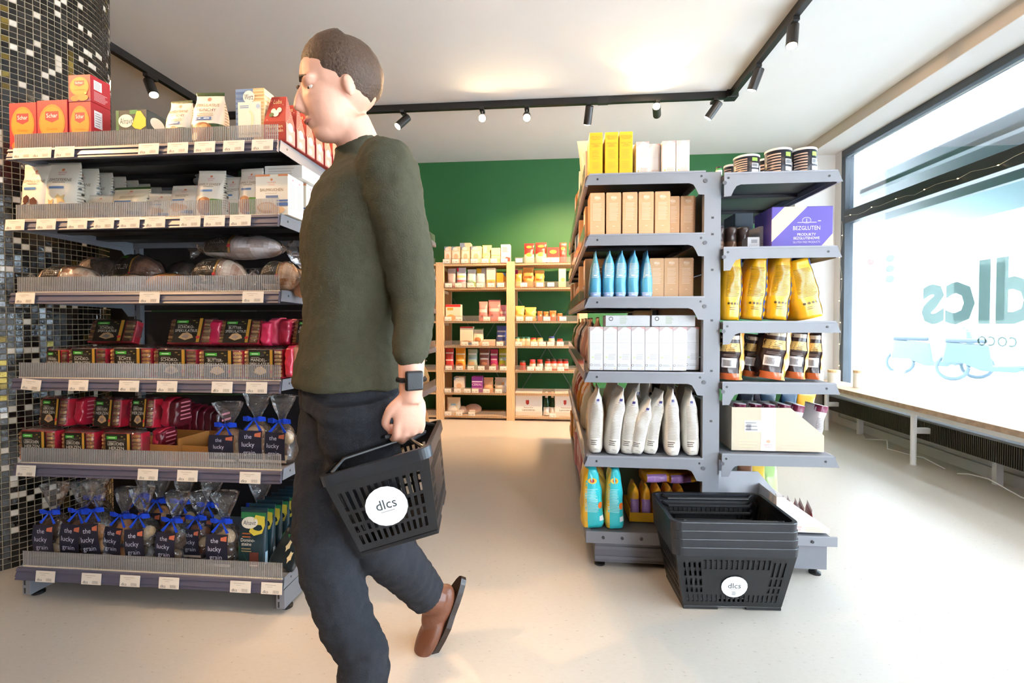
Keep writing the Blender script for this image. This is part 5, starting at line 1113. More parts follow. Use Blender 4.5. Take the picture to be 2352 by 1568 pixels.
# ================================================================ goods: wooden rack
WY = 4.74
def wsp(a, b, yt, s): return span(a, b, yt, WY, WZ[s]+.001)
def wbox(c, its, d=.1, name='food_carton', cols=None): return lambda w, h: carton(w, d, h, c, its, [('r', .1, .1, .9, .9, mixc(c, '#ffffff', .2))], name=name, cols=cols)
def wbag(c, its, seed, d=.08, name='food_pouch', bands=(), wr=.04): return lambda w, h: bag(w, d, h, c, front=its, seed=seed, name=name, bands=bands, wr=wr)
OAT = [('r', 0, .8, .5, 1, '#8fa0b4'), ('e', .42, .86, .3, .1, '#f4ead8'), ('r', .12, .1, .88, .72, '#f5e8d4'), ('e', .5, .42, .26, .17, '#e8bd94')]
GOODS = {
 0: [(1020, 1036, 566, 'oat carton with round grain picture', wbox('#f0d2ae', OAT)), (1037, 1057, 566, 'oat carton with round grain picture', wbox('#f0cfa8', OAT)), (1059, 1079, 565, 'oat carton with golden grain picture', wbox('#f0cfa4', OAT)), (1081, 1105, 565, 'wide oat carton with pale grain picture', wbox('#f0d4b2', OAT)),
     (1106, 1128, 561, 'yellow pouch', wbag('#ece39a', [('r', .1, .55, .5, .95, '#d8dcc8'), ('e', .5, .3, .3, .12, '#f6eeb8')], 301)), (1128, 1149, 569, 'pale yellow striped carton', wbox('#f2e3b0', [('r', 0, .1, 1, .3, '#e6cf90'), ('r', 0, .5, 1, .56, '#d8b878')])), (1150, 1172, 561, 'cream carton with red lower corner', wbox('#f5ead8', [('p', [(0, .1), (.6, .35), (1, .3), (1, 0), (0, 0)], '#d05048'), ('l', .15, .8, .85, 4, .07, .03, '#c88a70')])),
     (1203, 1227, 557, 'red and cream tall pouch with oval badge', wbag('#d8302c', [('r', 0, 0, 1, .45, '#f4d8c0'), ('e', .5, .82, .3, .06, '#f0c040'), ('e', .5, .42, .36, .1, '#e8a84c')], 302)), (1229, 1256, 555, 'red and cream taller pouch with oval badge', wbag('#dc382e', [('r', 0, 0, 1, .45, '#f4d8c0'), ('e', .5, .82, .3, .06, '#f0c040'), ('e', .5, .42, .36, .1, '#e8a84c')], 303)), (1257, 1284, 568, 'low red carton with yellow oval', wbox('#d8382e', [('e', .5, .72, .3, .12, '#f4c83c'), ('r', 0, 0, 1, .35, '#f6ead4')])), (1285, 1302, 555, 'red pouch beside the grey double rack', wbag('#d84038', [('e', .5, .7, .3, .08, '#f0c040')], 304))],
 1: [(1025, 1045, 615, 'dim grey-pink pouch', wbag('#b8a8a4', [('r', 0, 0, 1, .12, '#9a5a5a')], 305)), (1046, 1069, 613, 'white and pink patterned pouch', wbag('#d8dce8', [('r', 0, .8, .2, 1, '#e03a5a'), ('r', 0, .3, 1, .38, '#d06a7a'), ('r', 0, .5, 1, .6, '#f0d890')], 306)), (1071, 1092, 617, 'white pouch with green patches', wbag('#d6dee0', [('r', 0, .3, 1, .4, '#9ac0a8'), ('r', .7, .1, 1, .3, '#7aa838')], 307)), (1092, 1116, 615, 'white and yellow patterned pouch', wbag('#d8dde8', [('r', 0, .75, .5, 1, '#f0cc40'), ('p', [(.1, .2), (.9, .4), (.9, .25)], '#ecc050')], 308)), (1117, 1138, 615, 'cream and orange carton', wbox('#f5e6cc', [('r', 0, 0, 1, .4, '#f0b060'), ('e', .5, .2, .3, .12, '#d88038')])), (1140, 1162, 626, 'orange low carton with blue corners', wbox('#f0a42c', [('p', [(.6, 1), (1, 1), (1, .7)], '#5a90c0'), ('p', [(0, 0), (.2, 0), (0, .25)], '#3878b8')])),
     (1182, 1199, 618, 'clear pasta pack with purple corner', wbag('#d8984c', [('r', 0, .75, .4, 1, '#a02858'), ('r', .1, .1, .9, .35, '#f0c080')], 309, wr=.1)), (1200, 1226, 612, 'clear stacked pasta pack', wbag('#c88a44', [('r', .1, .45, .9, .55, '#8a4a1c')], 310, wr=.12)), (1227, 1250, 619, 'clear pasta pack, separate one', wbag('#e0a050', [('r', .1, .4, .9, .5, '#a8642c')], 311, wr=.12)), (1283, 1300, 616, 'cream carton beside the grey double rack', wbox('#f6e4b4', [('e', .6, .4, .3, .1, '#e8b868')]))],
 2: [(1023, 1058, 699, 'cream tub-like carton with red top', wbox('#f2e2ca', [('r', 0, .85, 1, 1, '#d83030'), ('r', .1, .65, .5, .8, '#c89838'), ('e', .35, .2, .3, .2, '#ecb45c')])), (1098, 1119, 692, 'pink pouch', wbag('#e89a96', [('r', .05, .45, .95, .6, '#f4d4cc'), ('e', .4, .25, .15, .08, '#b0605c')], 312)), (1120, 1149, 688, 'tallest pink pouch', wbag('#e8908e', [('r', .05, .45, .95, .6, '#f4d0c8'), ('e', .3, .25, .12, .07, '#b0605c')], 313)), (1146, 1163, 700, 'pink pouch beside the middle post', wbag('#e88a90', [('r', .05, .45, .95, .6, '#f4d0c8')], 314)),
     (1182, 1204, 702, 'clear noodle pack', wbag('#e8b860', [('r', .1, .2, .8, .3, '#f8e4a8')], 315, wr=.12)), (1205, 1231, 705, 'clear noodle pack', wbag('#e4b058', [('r', .1, .2, .8, .3, '#f4dc98')], 316, wr=.12)), (1234, 1246, 714, 'small orange lentil pack', wbag('#c8622c', [], 317)), (1248, 1260, 715, 'small orange lentil pack', wbag('#cc6a30', [], 318)), (1262, 1278, 713, 'small orange lentil pack', wbag('#c8602c', [], 319)), (1280, 1292, 719, 'small orange lentil pack', wbag('#c85a2c', [], 320))],
 3: [(1056, 1086, 750, 'cream carton with red lid stripe', wbox('#f2e4c8', [('r', 0, .93, 1, 1, '#d03030'), ('e', .5, .15, .4, .12, '#d89a58'), ('r', .55, .04, .95, .16, '#5a80b0')])), (1086, 1109, 754, 'cream pouch with green top', wbag('#ecdcc0', [('r', 0, .93, 1, 1, '#4a7a3a'), ('e', .45, .32, .38, .16, '#c88a5c')], 321)), (1110, 1137, 780, 'low pink-beige box lying flat', wbox('#f0d0b0', [])), (1139, 1163, 748, 'blue and white pouch', wbag('#5060a8', [('r', .05, .68, .95, .76, '#e8ecf4'), ('r', .1, .45, .9, .52, '#dfe4f0'), ('e', .5, .15, .3, .1, '#e8b080')], 322))],
 4: [(1020, 1040, 800, 'red pouch with white stripe', wbag('#c8443c', [('r', 0, .75, 1, .8, '#f4e8e0'), ('r', 0, .42, 1, .47, '#f0dcd0')], 323)), (1044, 1068, 799, 'orange-yellow pouch', wbag('#eca030', [('r', .05, .68, .95, .74, '#f8ecc8'), ('r', .1, .4, .9, .46, '#f4e0b0'), ('e', .5, .25, .3, .07, '#c8642c')], 324)), (1072, 1095, 802, 'grey-green pouch with fish-like print', wbag('#a8bca8', [('r', .05, .72, .95, .8, '#f4f4ec'), ('r', .05, .5, .95, .58, '#88a8c0'), ('e', .45, .3, .35, .1, '#d8b890')], 325)), (1099, 1124, 800, 'brown pouch', wbag('#7a4c44', [('r', .05, .7, .95, .78, '#e8e4e0'), ('r', .1, .48, .9, .55, '#d0d4dc'), ('e', .5, .28, .3, .08, '#b07a60')], 326)), (1124, 1143, 802, 'magenta pouch', wbag('#c0407a', [('r', .05, .7, .95, .78, '#f4ecf0'), ('r', .1, .48, .9, .54, '#e8c0d4'), ('e', .5, .2, .35, .1, '#e0a890')], 327)), (1144, 1164, 801, 'yellow-green pouch', wbag('#b4bc38', [('r', .05, .7, .95, .78, '#f0f4d8'), ('r', .1, .45, .9, .6, '#b8d0cc'), ('e', .5, .2, .35, .1, '#c88a70')], 328))],
 5: [(1042, 1066, 866, 'white-blue oat carton', wbox('#f0e4d8', OAT)), (1083, 1108, 865, 'purple cereal carton', wbox('#9a3ca0', [('r', .02, .65, .98, .72, '#f4e4f4'), ('t', 'CEREAL', .5, .5, .14, '#fbe8fb', .9), ('r', .02, .2, .98, .3, '#d88ad0')])), (1109, 1132, 868, 'cream triangular flour bag', wbag('#e8b080', [('p', [(.5, .75), (.95, .1), (.05, .1)], '#faf0dc')], 329)), (1135, 1163, 868, 'white crumpled flour bag', wbag('#ece4d8', [('r', .6, .5, .8, .7, '#f0c088')], 330, wr=.12))],
 6: [(1024, 1056, 914, 'cream and blue flour bag leaning', wbag('#f0dcb8', [('e', .45, .3, .35, .25, '#fbf8f0'), ('r', .3, .55, .7, .65, '#a8cce0')], 331))]}
for s, items in GOODS.items():
    for k, (a, b, yt, lab, fn) in enumerate(items):
        x, w, h = wsp(a, b, yt, s)
        o = fn(w*.98, h); side = 'left bay' if a < 1170 else 'right bay'
        others = [q for q in items if (q[0] < 1170) == (a < 1170)]; j = [q[0] for q in others].index(a)
        put(o, '%s, %s on the %s of the wooden rack %s' % (lab, ordl(j, len(others)), WN[s], side), 'carton' if 'carton' in o.name or 'box' in lab else 'pouch', 'packets on the wooden rack, %s' % WN[s], x, WY+.055, WZ[s]+.001)
put(carton(.11, .1, .04, '#e8c8a0', [('r', 0, 0, .45, 1, '#8e9cb2')], name='food_carton'), 'oat carton lying on top of the standing oat cartons of the wooden rack', 'carton', None, pxy(1068, 560, WY)[0], WY+.06, WZ[0]+.175)
for k, px in enumerate((1058, 1084)):
    o = MB().ellipsoid((0, 0, .04+.012*k), (.08+.01*k, .06, .04+.012*k), mixc('#d8b8a0', '#c09a84', k), 14, 8).build('bread_roll_bag', 'foil', smooth=True)
    MB().box(-.03, .03, -.062, -.058, .02, .05, '#efe6dc').build('paper_label', 'paper', o)
    put(o, ('round beige bag lying on the lowest wooden shelf, beside the leaning flour bag', 'larger round brown bag lying on the lowest wooden shelf, farther from the flour bag')[k], 'bag', None, pxy(px, 940, WY)[0], WY+.08, WZ[6]+.001)
jars = [(3, [(1188, 774, '#e8c890', '#3a6a58', '#f4ead0'), (1200, 774, '#e8c890', '#3a6a58', '#f4e4c4'), (1211, 774, '#ecd0a0', '#3a6a58', '#f0e0c0'), (1225, 776, '#e0b868', '#c84a40', '#f4e8b0'), (1240, 776, '#e8d8a0', '#b8a058', '#f8f0d0'), (1267, 773, '#e8dca8', '#3c4a98', '#f0f0f0'), (1286, 778, '#b8401c', '#8a2a20', '#f0e0d8')]),
        (4, [(1200, 829, '#b8301c', '#3a4a3c', None), (1223, 826, '#c84a2c', '#d84a5a', '#f4e4dc'), (1240, 826, '#8a3a20', '#c83a30', '#dfe4dc'), (1258, 825, '#c03820', '#4a2a24', '#f0e0dc'), (1272, 825, '#b83020', '#4a2a24', '#f0dcd8'), (1286, 825, '#b83020', '#4a2a24', '#f4e4e0'), (1299, 825, '#b83020', '#4a2a24', '#f4e8e4')])]
for s, row in jars:
    for k, (px, yt, c, l, lb) in enumerate(row):
        x, w, h = wsp(px-7.4, px+7.4, yt, s)
        lc_ = (('green', 'green', 'green', 'red', 'gold', 'blue', 'dark red') if s == 3 else ('dark green', 'pink', 'red', 'black', 'black', 'black', 'black'))[k]
        put(jar(w/2*.94, h, c, l, lb), 'small glass jar with %s lid, %s on the %s of the wooden rack right bay' % (lc_, ordl(k, 7), WN[s]), 'jar', 'jars on the wooden rack', x, WY+w/2+.01, WZ[s]+.001)
# beer cartons and bottles, lowest shelf right bay
for k, (a, b) in enumerate(((1183, 1245), (1274, 1326))):
    x, w, h = wsp(a, b, 900, 6)
    its = [('p', [(.40, .66), (.52, .66), (.52, .52), (.46, .46), (.40, .52)], '#b8322c'), ('t', 'Neumarkter', .5, .36, .055, '#5a5a4c', .55), ('t', 'Lammsbrau', .5, .26, .08, '#4a4a40', .66), ('l', .2, .5, .03, 1, .02, .01, '#999999')]
    put(carton(w, .2, h, '#f4f2ee', its, name='beer_carton', cols=dict(top='#c9ccc8'), bevel=.004), ('white beer carton with red crest, beside the middle post on the lowest shelf', 'white beer carton half hidden behind the grey double rack')[k], 'carton', 'white beer cartons', x, WY+.11, WZ[6]+.001)
for k, px in enumerate((1255, 1269)):
    h = .24; o = MB().lathe([(.028, 0), (.03, .005), (.03, .12), (.026, .145), (.013, .19), (.012, h)], '#1f3a20', seg=16).build('beer_bottle', 'tile_glass', smooth=True)
    MB().lathe([(.0135, h-.008), (.014, h), (.012, h+.005)], '#f0efe8', seg=12).build('crown_cap', 'plastic', o); MB().lathe([(.0308, .01), (.0308, .09)], '#eef0f0', seg=16).build('paper_label', 'paper', o)
    MB().lathe([(.0185, .165), (.0145, .185), (.0135, .225)], '#f0d8d0', seg=14, cols=['#d04a3c', '#f0e4e0']).build('neck_label', 'paper', o)
    put(o, 'green beer bottle with white label, %s between the white beer cartons' % ('left one', 'right one')[k], 'bottle', 'beer bottles', pxy(px, 930, WY)[0], WY+.05, WZ[6]+.001)
# small price cards of the wooden rack
wt = MB().box(-.034, .034, -.001, 0, 0, .04, '#faf4ea').build('price_tag', 'paper')
p = MB(); decals(p, lambda u, v, o: ((u-.5)*.068, -.0012-o, v*.04), [('t', 'dlcs', .2, .3, .26, '#6a5a4a', .3)]+[('r', .5+.035*i, .2, .515+.035*i, .45, '#7a6a5a') for i in range(10)], .068, .04); p.build('printed_text', 'paper', wt)
WT = [(1025, 1046, 1067, 1089, 1114, 1134, 1158, 1192, 1254, 1276), (1030, 1053, 1081, 1102, 1128, 1150, 1203, 1240, 1265), (1029, 1054, 1118, 1152, 1194, 1215, 1256, 1293), (1067, 1091, 1115, 1148, 1191, 1227, 1246, 1265, 1287), (1030, 1055, 1081, 1105, 1131, 1156, 1219, 1238, 1260, 1288), (1028, 1050, 1073, 1091, 1117, 1145), (1028, 1054, 1083, 1270)]
first = True
for s, row in enumerate(WT):
    for k, px in enumerate(row):
        q = wt if first else dup(wt)
        if first: tag(wt, '', 'price tag'); first = False
        q.location = (pxy(px, 700, 4.69)[0], 4.692, WZ[s]+.004); q['group'] = 'small price cards on the wooden rack'; q['label'] = 'small white price card, %s on the wooden rack %s edge' % (ordl(k, len(row)), WN[s])
# ================================================================ goods: middle rack
o = carton(.12, .13, .185, '#e0a867', [('r', .3, .22, .7, .5, '#3a1f16')], [('r', .28, .3, .75, .52, '#3a1f16'), ('r', .36, .44, .68, .48, '#e8dccc'), ('e', .5, .37, .13, .05, '#8a4a34'), ('l', .2, .8, .9, 4, .06, .012, '#a8743c'), ('l', .2, .8, .2, 2, .04, .012, '#a8743c'), ('e', .3, .07, .1, .03, '#8a4a34')], name='chocolate_carton')
for k in range(5):
    q = put(o, '', 'carton', 'tan chocolate cartons', 0, 0, 0) if k == 0 else dup(o)
    q.location = (-.995, 2.19+.137*k, 1.626); q['label'] = 'tan chocolate carton with brown label, %s back along the rack behind the man' % ORD[k]
for s, (z, hh) in enumerate(((1.36, .17), (1.10, .18), (.80, .18), (.50, .18), (.16, .2), (1.62, .2))):
    src = None
    for k in range(4):
        if src is None:
            src = bag(.1, .13, hh, ('#e8c088', '#d8a890', '#c84a4a', '#d8b07a', '#c89a6a', '#efe4c8')[s], A=POUCH_B, B=POUCH_A, front=[('r', .1, .5, .9, .8, '#f4ead8')], seed=340+s, name='food_pouch'); q = put(src, '', 'pouch', None, 0, 0, 0)
        else: q = dup(src)
        q.location = (-.99, 3.02+.15*k, z+.006); q['group'] = 'pouches at the far end of the middle rack'; q['label'] = '%s pouch, %s from far end on the %s of the rack behind the man' % (('tan', 'salmon', 'red', 'ochre', 'brown', 'cream')[s], ('fourth', 'third', 'second', 'first')[k], ('second shelf', 'third shelf', 'fourth shelf', 'fifth shelf', 'base shelf', 'top shelf')[s])

# ================================================================ shopping baskets
BC = '#16181c'
def make_basket(name):
    root = bpy.data.objects.new(name, None); C.objects.link(root); root.empty_display_size = .05
    TW, TD, BW, BD, H, RH = .425, .285, .335, .205, .205, .030
    m = MB()
    def P(face, u, v):          # v 0 bottom .. 1 under the rim
        w, d = BW+(TW-.02-BW)*v, BD+(TD-.02-BD)*v; z = .012+(H-.012)*v
        if face == 0: return ((u-.5)*w, -d/2, z)
        if face == 1: return (w/2, (u-.5)*d, z)
        if face == 2: return ((.5-u)*w, d/2, z)
        return (-w/2, (.5-u)*d, z)
    for f in range(4):
        nc = 44 if f in (0, 2) else 28; nr = 22; vv = [P(f, i/nc, j/nr) for j in range(nr+1) for i in range(nc+1)]; fs = []
        for j in range(nr):
            for i in range(nc):
                hole = False; ii = i; solid_panel = f in (0, 2) and 9 <= i < nc-9
                if 1 < i < nc-2 and ii % 2 == 0:
                    if j in (2, 3, 4): hole = True
                    elif not solid_panel and (6 <= j <= 11 or 13 <= j <= 18) and j not in (8,): hole = True
                    elif solid_panel and j in (16, 17, 18, 19): hole = True
                if not hole: fs.append((j*(nc+1)+i, j*(nc+1)+i+1, (j+1)*(nc+1)+i+1, (j+1)*(nc+1)+i))
        m.add(vv, fs, BC)
    b = m.build('wall', 'black_plastic', root); so = b.modifiers.new('thick', 'SOLIDIFY'); so.thickness = .0025; so.offset = -1
    MB().box(-BW/2, BW/2, -BD/2, BD/2, .008, .012, BC).box(-BW/2, -BW/2+.12, -BD/2, BD/2, 0, .012, BC).box(BW/2-.12, BW/2, -BD/2, BD/2, 0, .012, BC).build('bottom', 'black_plastic', root, bevel=.003)
    def rr(w, d, r, n=6):
        o = []
        for cx, cy, a0 in ((w/2-r, -d/2+r, -90), (w/2-r, d/2-r, 0), (-w/2+r, d/2-r, 90), (-w/2+r, -d/2+r, 180)):
            for k in range(n+1): a = math.radians(a0+90*k/n); o.append((cx+r*math.cos(a), cy+r*math.sin(a)))
        return o
    m = MB(); o1, o2, i1 = rr(TW, TD, .03), rr(TW+.004, TD+.004, .032), rr(TW-.024, TD-.024, .02); N = len(o1)
    vv = [(x, y, H) for x, y in o1]+[(x, y, H+RH-.002) for x, y in o2]+[(x*.995, y*.995, H+RH) for x, y in o2]+[(x, y, H+RH) for x, y in i1]+[(x, y, H-.01) for x, y in i1]
    m.add(vv, [(L*N+k, L*N+(k+1) % N, (L+1)*N+(k+1) % N, (L+1)*N+k) for L in range(4) for k in range(N)], '#1d2026'); m.build('rim', 'black_plastic', root)
    for s in (-1, 1):
        m = MB(); m.tube([(-.17, s*(TD/2-.02), H+RH-.006), (-.155, s*(TD/2-.035), H+RH-.012), (.155, s*(TD/2-.035), H+RH-.012), (.17, s*(TD/2-.02), H+RH-.006)], .006, BC, 8)
        m.build('handle', 'black_plastic', root)
    lb = MB(); wv = lambda u, v, off: tuple(Vector(P(0, .5+(u-.5)*.25, .40+(v-.5)*.42))+Vector((0, -.004-off, 0)))
    decals(lb, wv, [('e', .5, .5, .49, .49, '#f4f5f6'), ('t', 'dlcs', .5, .56, .24, '#2b3a3c', .68), ('r', .34, .37, .66, .385, '#a0a0a0'), ('l', .42, .58, .28, 3, .06, .03, '#8a8a8a')], .09, .085); lb.build('round_sticker', 'paper', root)
    return root, H, RH
bk, BH, BRH = make_basket('shopping_basket')
for k in range(4):
    q = bk if k == 0 else dup(bk)
    q.location = (.612-.002*k, 1.775, .001+.0285*k); q.rotation_euler = (0, 0, math.radians(3))
    tag(q, 'black plastic shopping basket, %s of the nested stack of four by the double rack' % ('lowest', 'second from bottom', 'third from bottom', 'topmost')[k], 'basket', 'nested black shopping baskets')
    if k:
        for ch in list(q.children):
            if ch.name.startswith('round_sticker'): bpy.data.objects.remove(ch)

# ================================================================ the walking man
T = math.radians(35); Hd = Vector((-math.cos(T), -math.sin(T), 0)); Ld = Vector((math.sin(T), -math.cos(T), 0)); Ud = Vector((0, 0, 1))
V = Vector
J = dict(pel=V((-.535, 1.19, .84)), waist=V((-.530, 1.19, 1.0)), chest=V((-.515, 1.19, 1.22)), neck=V((-.497, 1.19, 1.415)), head=V((-.535, 1.145, 1.567)),
         Ls=V((-.375, 1.05, 1.335)), Le=V((-.335, 1.09, 1.095)), Lw=V((-.325, 1.05, .88)), Rs=V((-.615, 1.33, 1.36)), Re=V((-.60, 1.42, 1.12)), Rw=V((-.60, 1.36, .90)),
         Rh=V((-.585, 1.255, .84)), Rk=V((-.575, 1.13, .46)), Ra=V((-.463, 1.10, .085)), Lh=V((-.485, 1.12, .84)), Lk=V((-.47, 1.17, .46)), La=V((-.375, 1.40, .15)))
def curve(pts, n=6):
    o = []; P = [pts[0]]+pts+[pts[-1]]
    for i in range(1, len(P)-2):
        a, b, c, d = P[i-1], P[i], P[i+1], P[i+2]
        for k in range(n):
            t = k/n; o.append(.5*((2*b)+(c-a)*t+(2*a-5*b+4*c-d)*t*t+(-a+3*b-3*c+d)*t**3))
    return o+[pts[-1]]
def limb(m, pts, rad, n=8, fold=0, seed=0, seg=20):
    p = curve([V(q) for q in pts], n); r = [v.x for v in curve([V((q, 0, 0)) for q in rad], n)]
    if fold: r = [q*(1+fold*(.6*math.sin(i*1.9+seed)+.4*math.sin(i*3.1+seed*2))) for i, q in enumerate(r)]
    m.tube(p, r, '#ffffff', seg)
def torso(m, rings, seg=28):
    v = []; N = len(rings)
    for c, a, b in rings:
        for k in range(seg):
            q = 2*math.pi*k/seg; cs, sn = math.cos(q), math.sin(q); e = 2/2.4
            v.append(c+Ld*a*math.copysign(abs(cs)**e, cs)+Hd*b*math.copysign(abs(sn)**e, sn))
    m.add(v, [(i*seg+k, i*seg+(k+1) % seg, (i+1)*seg+(k+1) % seg, (i+1)*seg+k) for i in range(N-1) for k in range(seg)]+[tuple(range(seg))[::-1], tuple(range((N-1)*seg, N*seg))], '#ffffff')
def remesh(o, vox, sm=4, disp=None):
    r = o.modifiers.new('union', 'REMESH'); r.mode = 'VOXEL'; r.voxel_size = vox; r.use_smooth_shade = True
    s_ = o.modifiers.new('relax', 'SMOOTH'); s_.iterations = sm; s_.factor = .5
    if disp:
        tx = bpy.data.textures.new('folds', 'CLOUDS'); tx.noise_scale = disp[1]; d = o.modifiers.new('folds', 'DISPLACE'); d.texture = tx; d.strength = disp[0]; d.mid_level = .5; d.texture_coords = 'GLOBAL'
tops = [(J['pel']+Ud*.0, .165, .115), (J['waist'], .155, .11), (J['chest'], .175, .125), (J['neck']-Ud*.085, .185, .11), (J['neck']-Ud*.035, .12, .075), (J['neck'], .06, .055)]
def interp(rings, n=5):
    P = curve([r[0] for r in rings], n); A = curve([V((r[1], r[2], 0)) for r in rings], n); return [(p, a.x, a.y) for p, a in zip(P, A)]
# body: one continuous surface
m = MB()
torso(m, [(c, a*.80, b*.72) for c, a, b in interp([tops[0][:1]+(.14, .09)]+tops[1:])])
limb(m, [J['neck']-Ud*.05, J['neck']+Ud*.02, J['head']-Ud*.06-Hd*.02], [.06, .054, .052])
limb(m, [J['Ls'], J['Le'], J['Lw'], J['Lw']-Ud*.03], [.048, .04, .029, .027]); limb(m, [J['Rs'], J['Re'], J['Rw'], J['Rw']-Ud*.03], [.048, .04, .029, .027])
limb(m, [J['Rh']-Ud*.04, J['Rk'], J['Ra']], [.055, .044, .034]); limb(m, [J['Lh']-Ud*.04, J['Lk'], J['La']], [.055, .044, .034])
# head (local frame: forward, side, up)
tl = math.radians(14); hf = (Hd*math.cos(tl)-Ud*math.sin(tl)).normalized(); hs = Ld; hu = (Ud*math.cos(tl)+Hd*math.sin(tl)).normalized()
HR = Matrix((hf, hs, hu)).transposed()
def hp(a, b, c): return J['head']+hf*a+hs*b+hu*c
def he(mm, c, r, col='#ffffff', **k): mm.ellipsoid(hp(*c), r, col, rot=HR, seg=20, rings=14, **k)
he(m, (-.012, 0, .035), (.097, .076, .088)); he(m, (.035, 0, -.03), (.060, .060, .085)); he(m, (.050, 0, -.088), (.036, .036, .026)); he(m, (.02, 0, -.07), (.06, .052, .04))
for s in (-1, 1):
    he(m, (.07, s*.028, .024), (.018, .026, .011)); he(m, (.046, s*.034, -.03), (.030, .024, .034)); he(m, (-.006, s*.074, -.008), (.014, .008, .026)); he(m, (-.004, s*.080, -.002), (.011, .004, .018)); he(m, (.074, s*.031, .015), (.012, .016, .005)); he(m, (.074, s*.031, -.009), (.010, .014, .004))
m.tube([hp(.083, 0, .018), hp(.100, 0, -.008), hp(.106, 0, -.028), hp(.095, 0, -.035)], [.008, .009, .0125, .009], '#ffffff', 10)
he(m, (.086, 0, -.058), (.011, .024, .007)); he(m, (.083, 0, -.070), (.010, .021, .007))
def hand(m, wr, f, s, dn, curl=1.0):
    "palm + five fingers; f = towards the thumb side, s = outward (back of hand), dn = down the hand"
    R = Matrix((f, s, dn)).transposed()
    m.ellipsoid(wr+dn*.055, (.040, .015, .052), '#ffffff', 16, 10, R); m.tube([wr-dn*.02, wr+dn*.03], [.027, .026], '#ffffff', 12)
    for k, (o, L) in enumerate(((.030, .068), (.010, .076), (-.010, .071), (-.029, .056))):
        b = wr+dn*(.086-.004*abs(k-1))+f*o
        q = [wr+dn*.05+f*o*.7, b, b+dn*L*.38-s*.006, b+dn*L*.50-s*.026*curl, b+dn*L*.28-s*.040*curl, b+dn*L*.05-s*.038*curl]
        m.tube([V(t) for t in curve(q, 3)], [.0095]*7+[.0088]*5+[.0078]*4, '#ffffff', 10)
    q = [wr+dn*.02+f*.020, wr+dn*.045+f*.044-s*.008, wr+dn*.078+f*.050-s*.022, wr+dn*.098+f*.034-s*.034]
    m.tube(curve(q, 3), [.012]*4+[.0105]*3+[.009]*3, '#ffffff', 10)
dnL = (Ud*-1+V((.05, .02, 0))*-1).normalized(); hand(m, J['Lw']-Ud*.035, Hd, Ld, V((-.06, .02, -1)).normalized())
hand(m, J['Rw']-Ud*.035, Hd, -Ld, V((-.05, -.02, -1)).normalized(), .8)
body = m.build('person', 'person_skin'); remesh(body, .0042, 6)
tag(body, 'man in an olive sweater and dark trousers walking past with a black basket in hand', 'person')
# hair, eyes, brows, lips
m = MB(); c0 = hp(-.024, 0, .048)
m.ellipsoid(c0, (.097, .084, .090), '#ffffff', 36, 26, HR, fn=lambda p: p*(1+.035*noise.noise(p*45)+.02*noise.noise(p*110))+V((0, 0, .010 if p.z > .02 and p.x > 0 else 0)))
m.build('hair', 'person_hair', body, smooth=True)
m = MB()
for s in (-1, 1): m.ellipsoid(hp(.066, s*.031, .004), (.0125, .0125, .0105), '#eee6e0', 12, 8, HR); m.ellipsoid(hp(.0755, s*.0325, .003), (.0045, .005, .005), '#3a2a20', 10, 6, HR)
m.build('eyes', 'plastic', body, smooth=True)
m = MB()
for s in (-1, 1): m.tube([hp(.088, s*.014, .026), hp(.088, s*.03, .031), hp(.078, s*.047, .026)], [.003, .004, .002], '#ffffff', 6)
m.build('eyebrows', 'person_hair', body)
m = MB(); m.tube([hp(.080, -.024, -.063), hp(.094, -.01, -.061), hp(.0965, 0, -.063), hp(.094, .01, -.061), hp(.080, .024, -.063)], [.002, .005, .005, .005, .002], '#a8645a', 8); m.build('lips', 'skin', body, smooth=True)
# sweater
m = MB(); torso(m, [(c, a*(1+.012*math.sin(i*1.7)), b*(1+.02*math.sin(i*2.3))) for i, (c, a, b) in enumerate(interp([(J['pel']-Ud*.005, .176, .134), (J['pel']+Ud*.03, .178, .136)]+[(c, a*1.02, b*1.04) for c, a, b in tops[1:]]))])
limb(m, [J['neck']-Ud*.06, J['neck']+Ud*.012, J['neck']+Ud*.045-Hd*(-.012)], [.075, .066, .061])
limb(m, [J['Ls']-Ld*.05+Ud*.02, J['Ls'], J['Le'], J['Lw']+Ud*.065, J['Lw']+Ud*.05], [.058, .068, .056, .043, .042], fold=.055, seed=1)
limb(m, [J['Rs']+Ld*.05+Ud*.02, J['Rs'], J['Re'], J['Rw']+Ud*.065, J['Rw']+Ud*.05], [.058, .066, .056, .043, .042], fold=.055, seed=2)
sw = m.build('sweater', 'olive_knit', body); remesh(sw, .0065, 4, (.014, .045))
# trousers, one leg each side joined at the hips
m = MB(); torso(m, interp([(J['pel']-Ud*.06, .150, .118), (J['pel']-Ud*.01, .158, .118), (J['pel']+Ud*.06, .152, .108)]))
limb(m, [J['Rh']-Ud*.02, J['Rh'].lerp(J['Rk'], .5), J['Rk'], J['Rk'].lerp(J['Ra'], .5), J['Ra']+Ud*.10, J['Ra']+Ud*.045], [.104, .092, .074, .066, .058, .062], fold=.045, seed=3)
limb(m, [J['Lh']-Ud*.02, J['Lh'].lerp(J['Lk'], .5), J['Lk'], J['Lk'].lerp(J['La'], .5), J['La'].lerp(J['Lk'], .22), J['La'].lerp(J['Lk'], .10)], [.104, .092, .074, .066, .060, .060], fold=.045, seed=4)
for z in (.05, .085, .12): m.tube([J['Ra']+Ud*(z+.012*math.sin(a*.785*1.0+z*60))+(Hd*math.cos(a*.785)+Ld*math.sin(a*.785))*(.056-z*.05) for a in range(9)], .013, '#ffffff', 8)
tr_ = m.build('trousers', 'charcoal_denim', body); remesh(tr_, .0065, 3, (.012, .035))
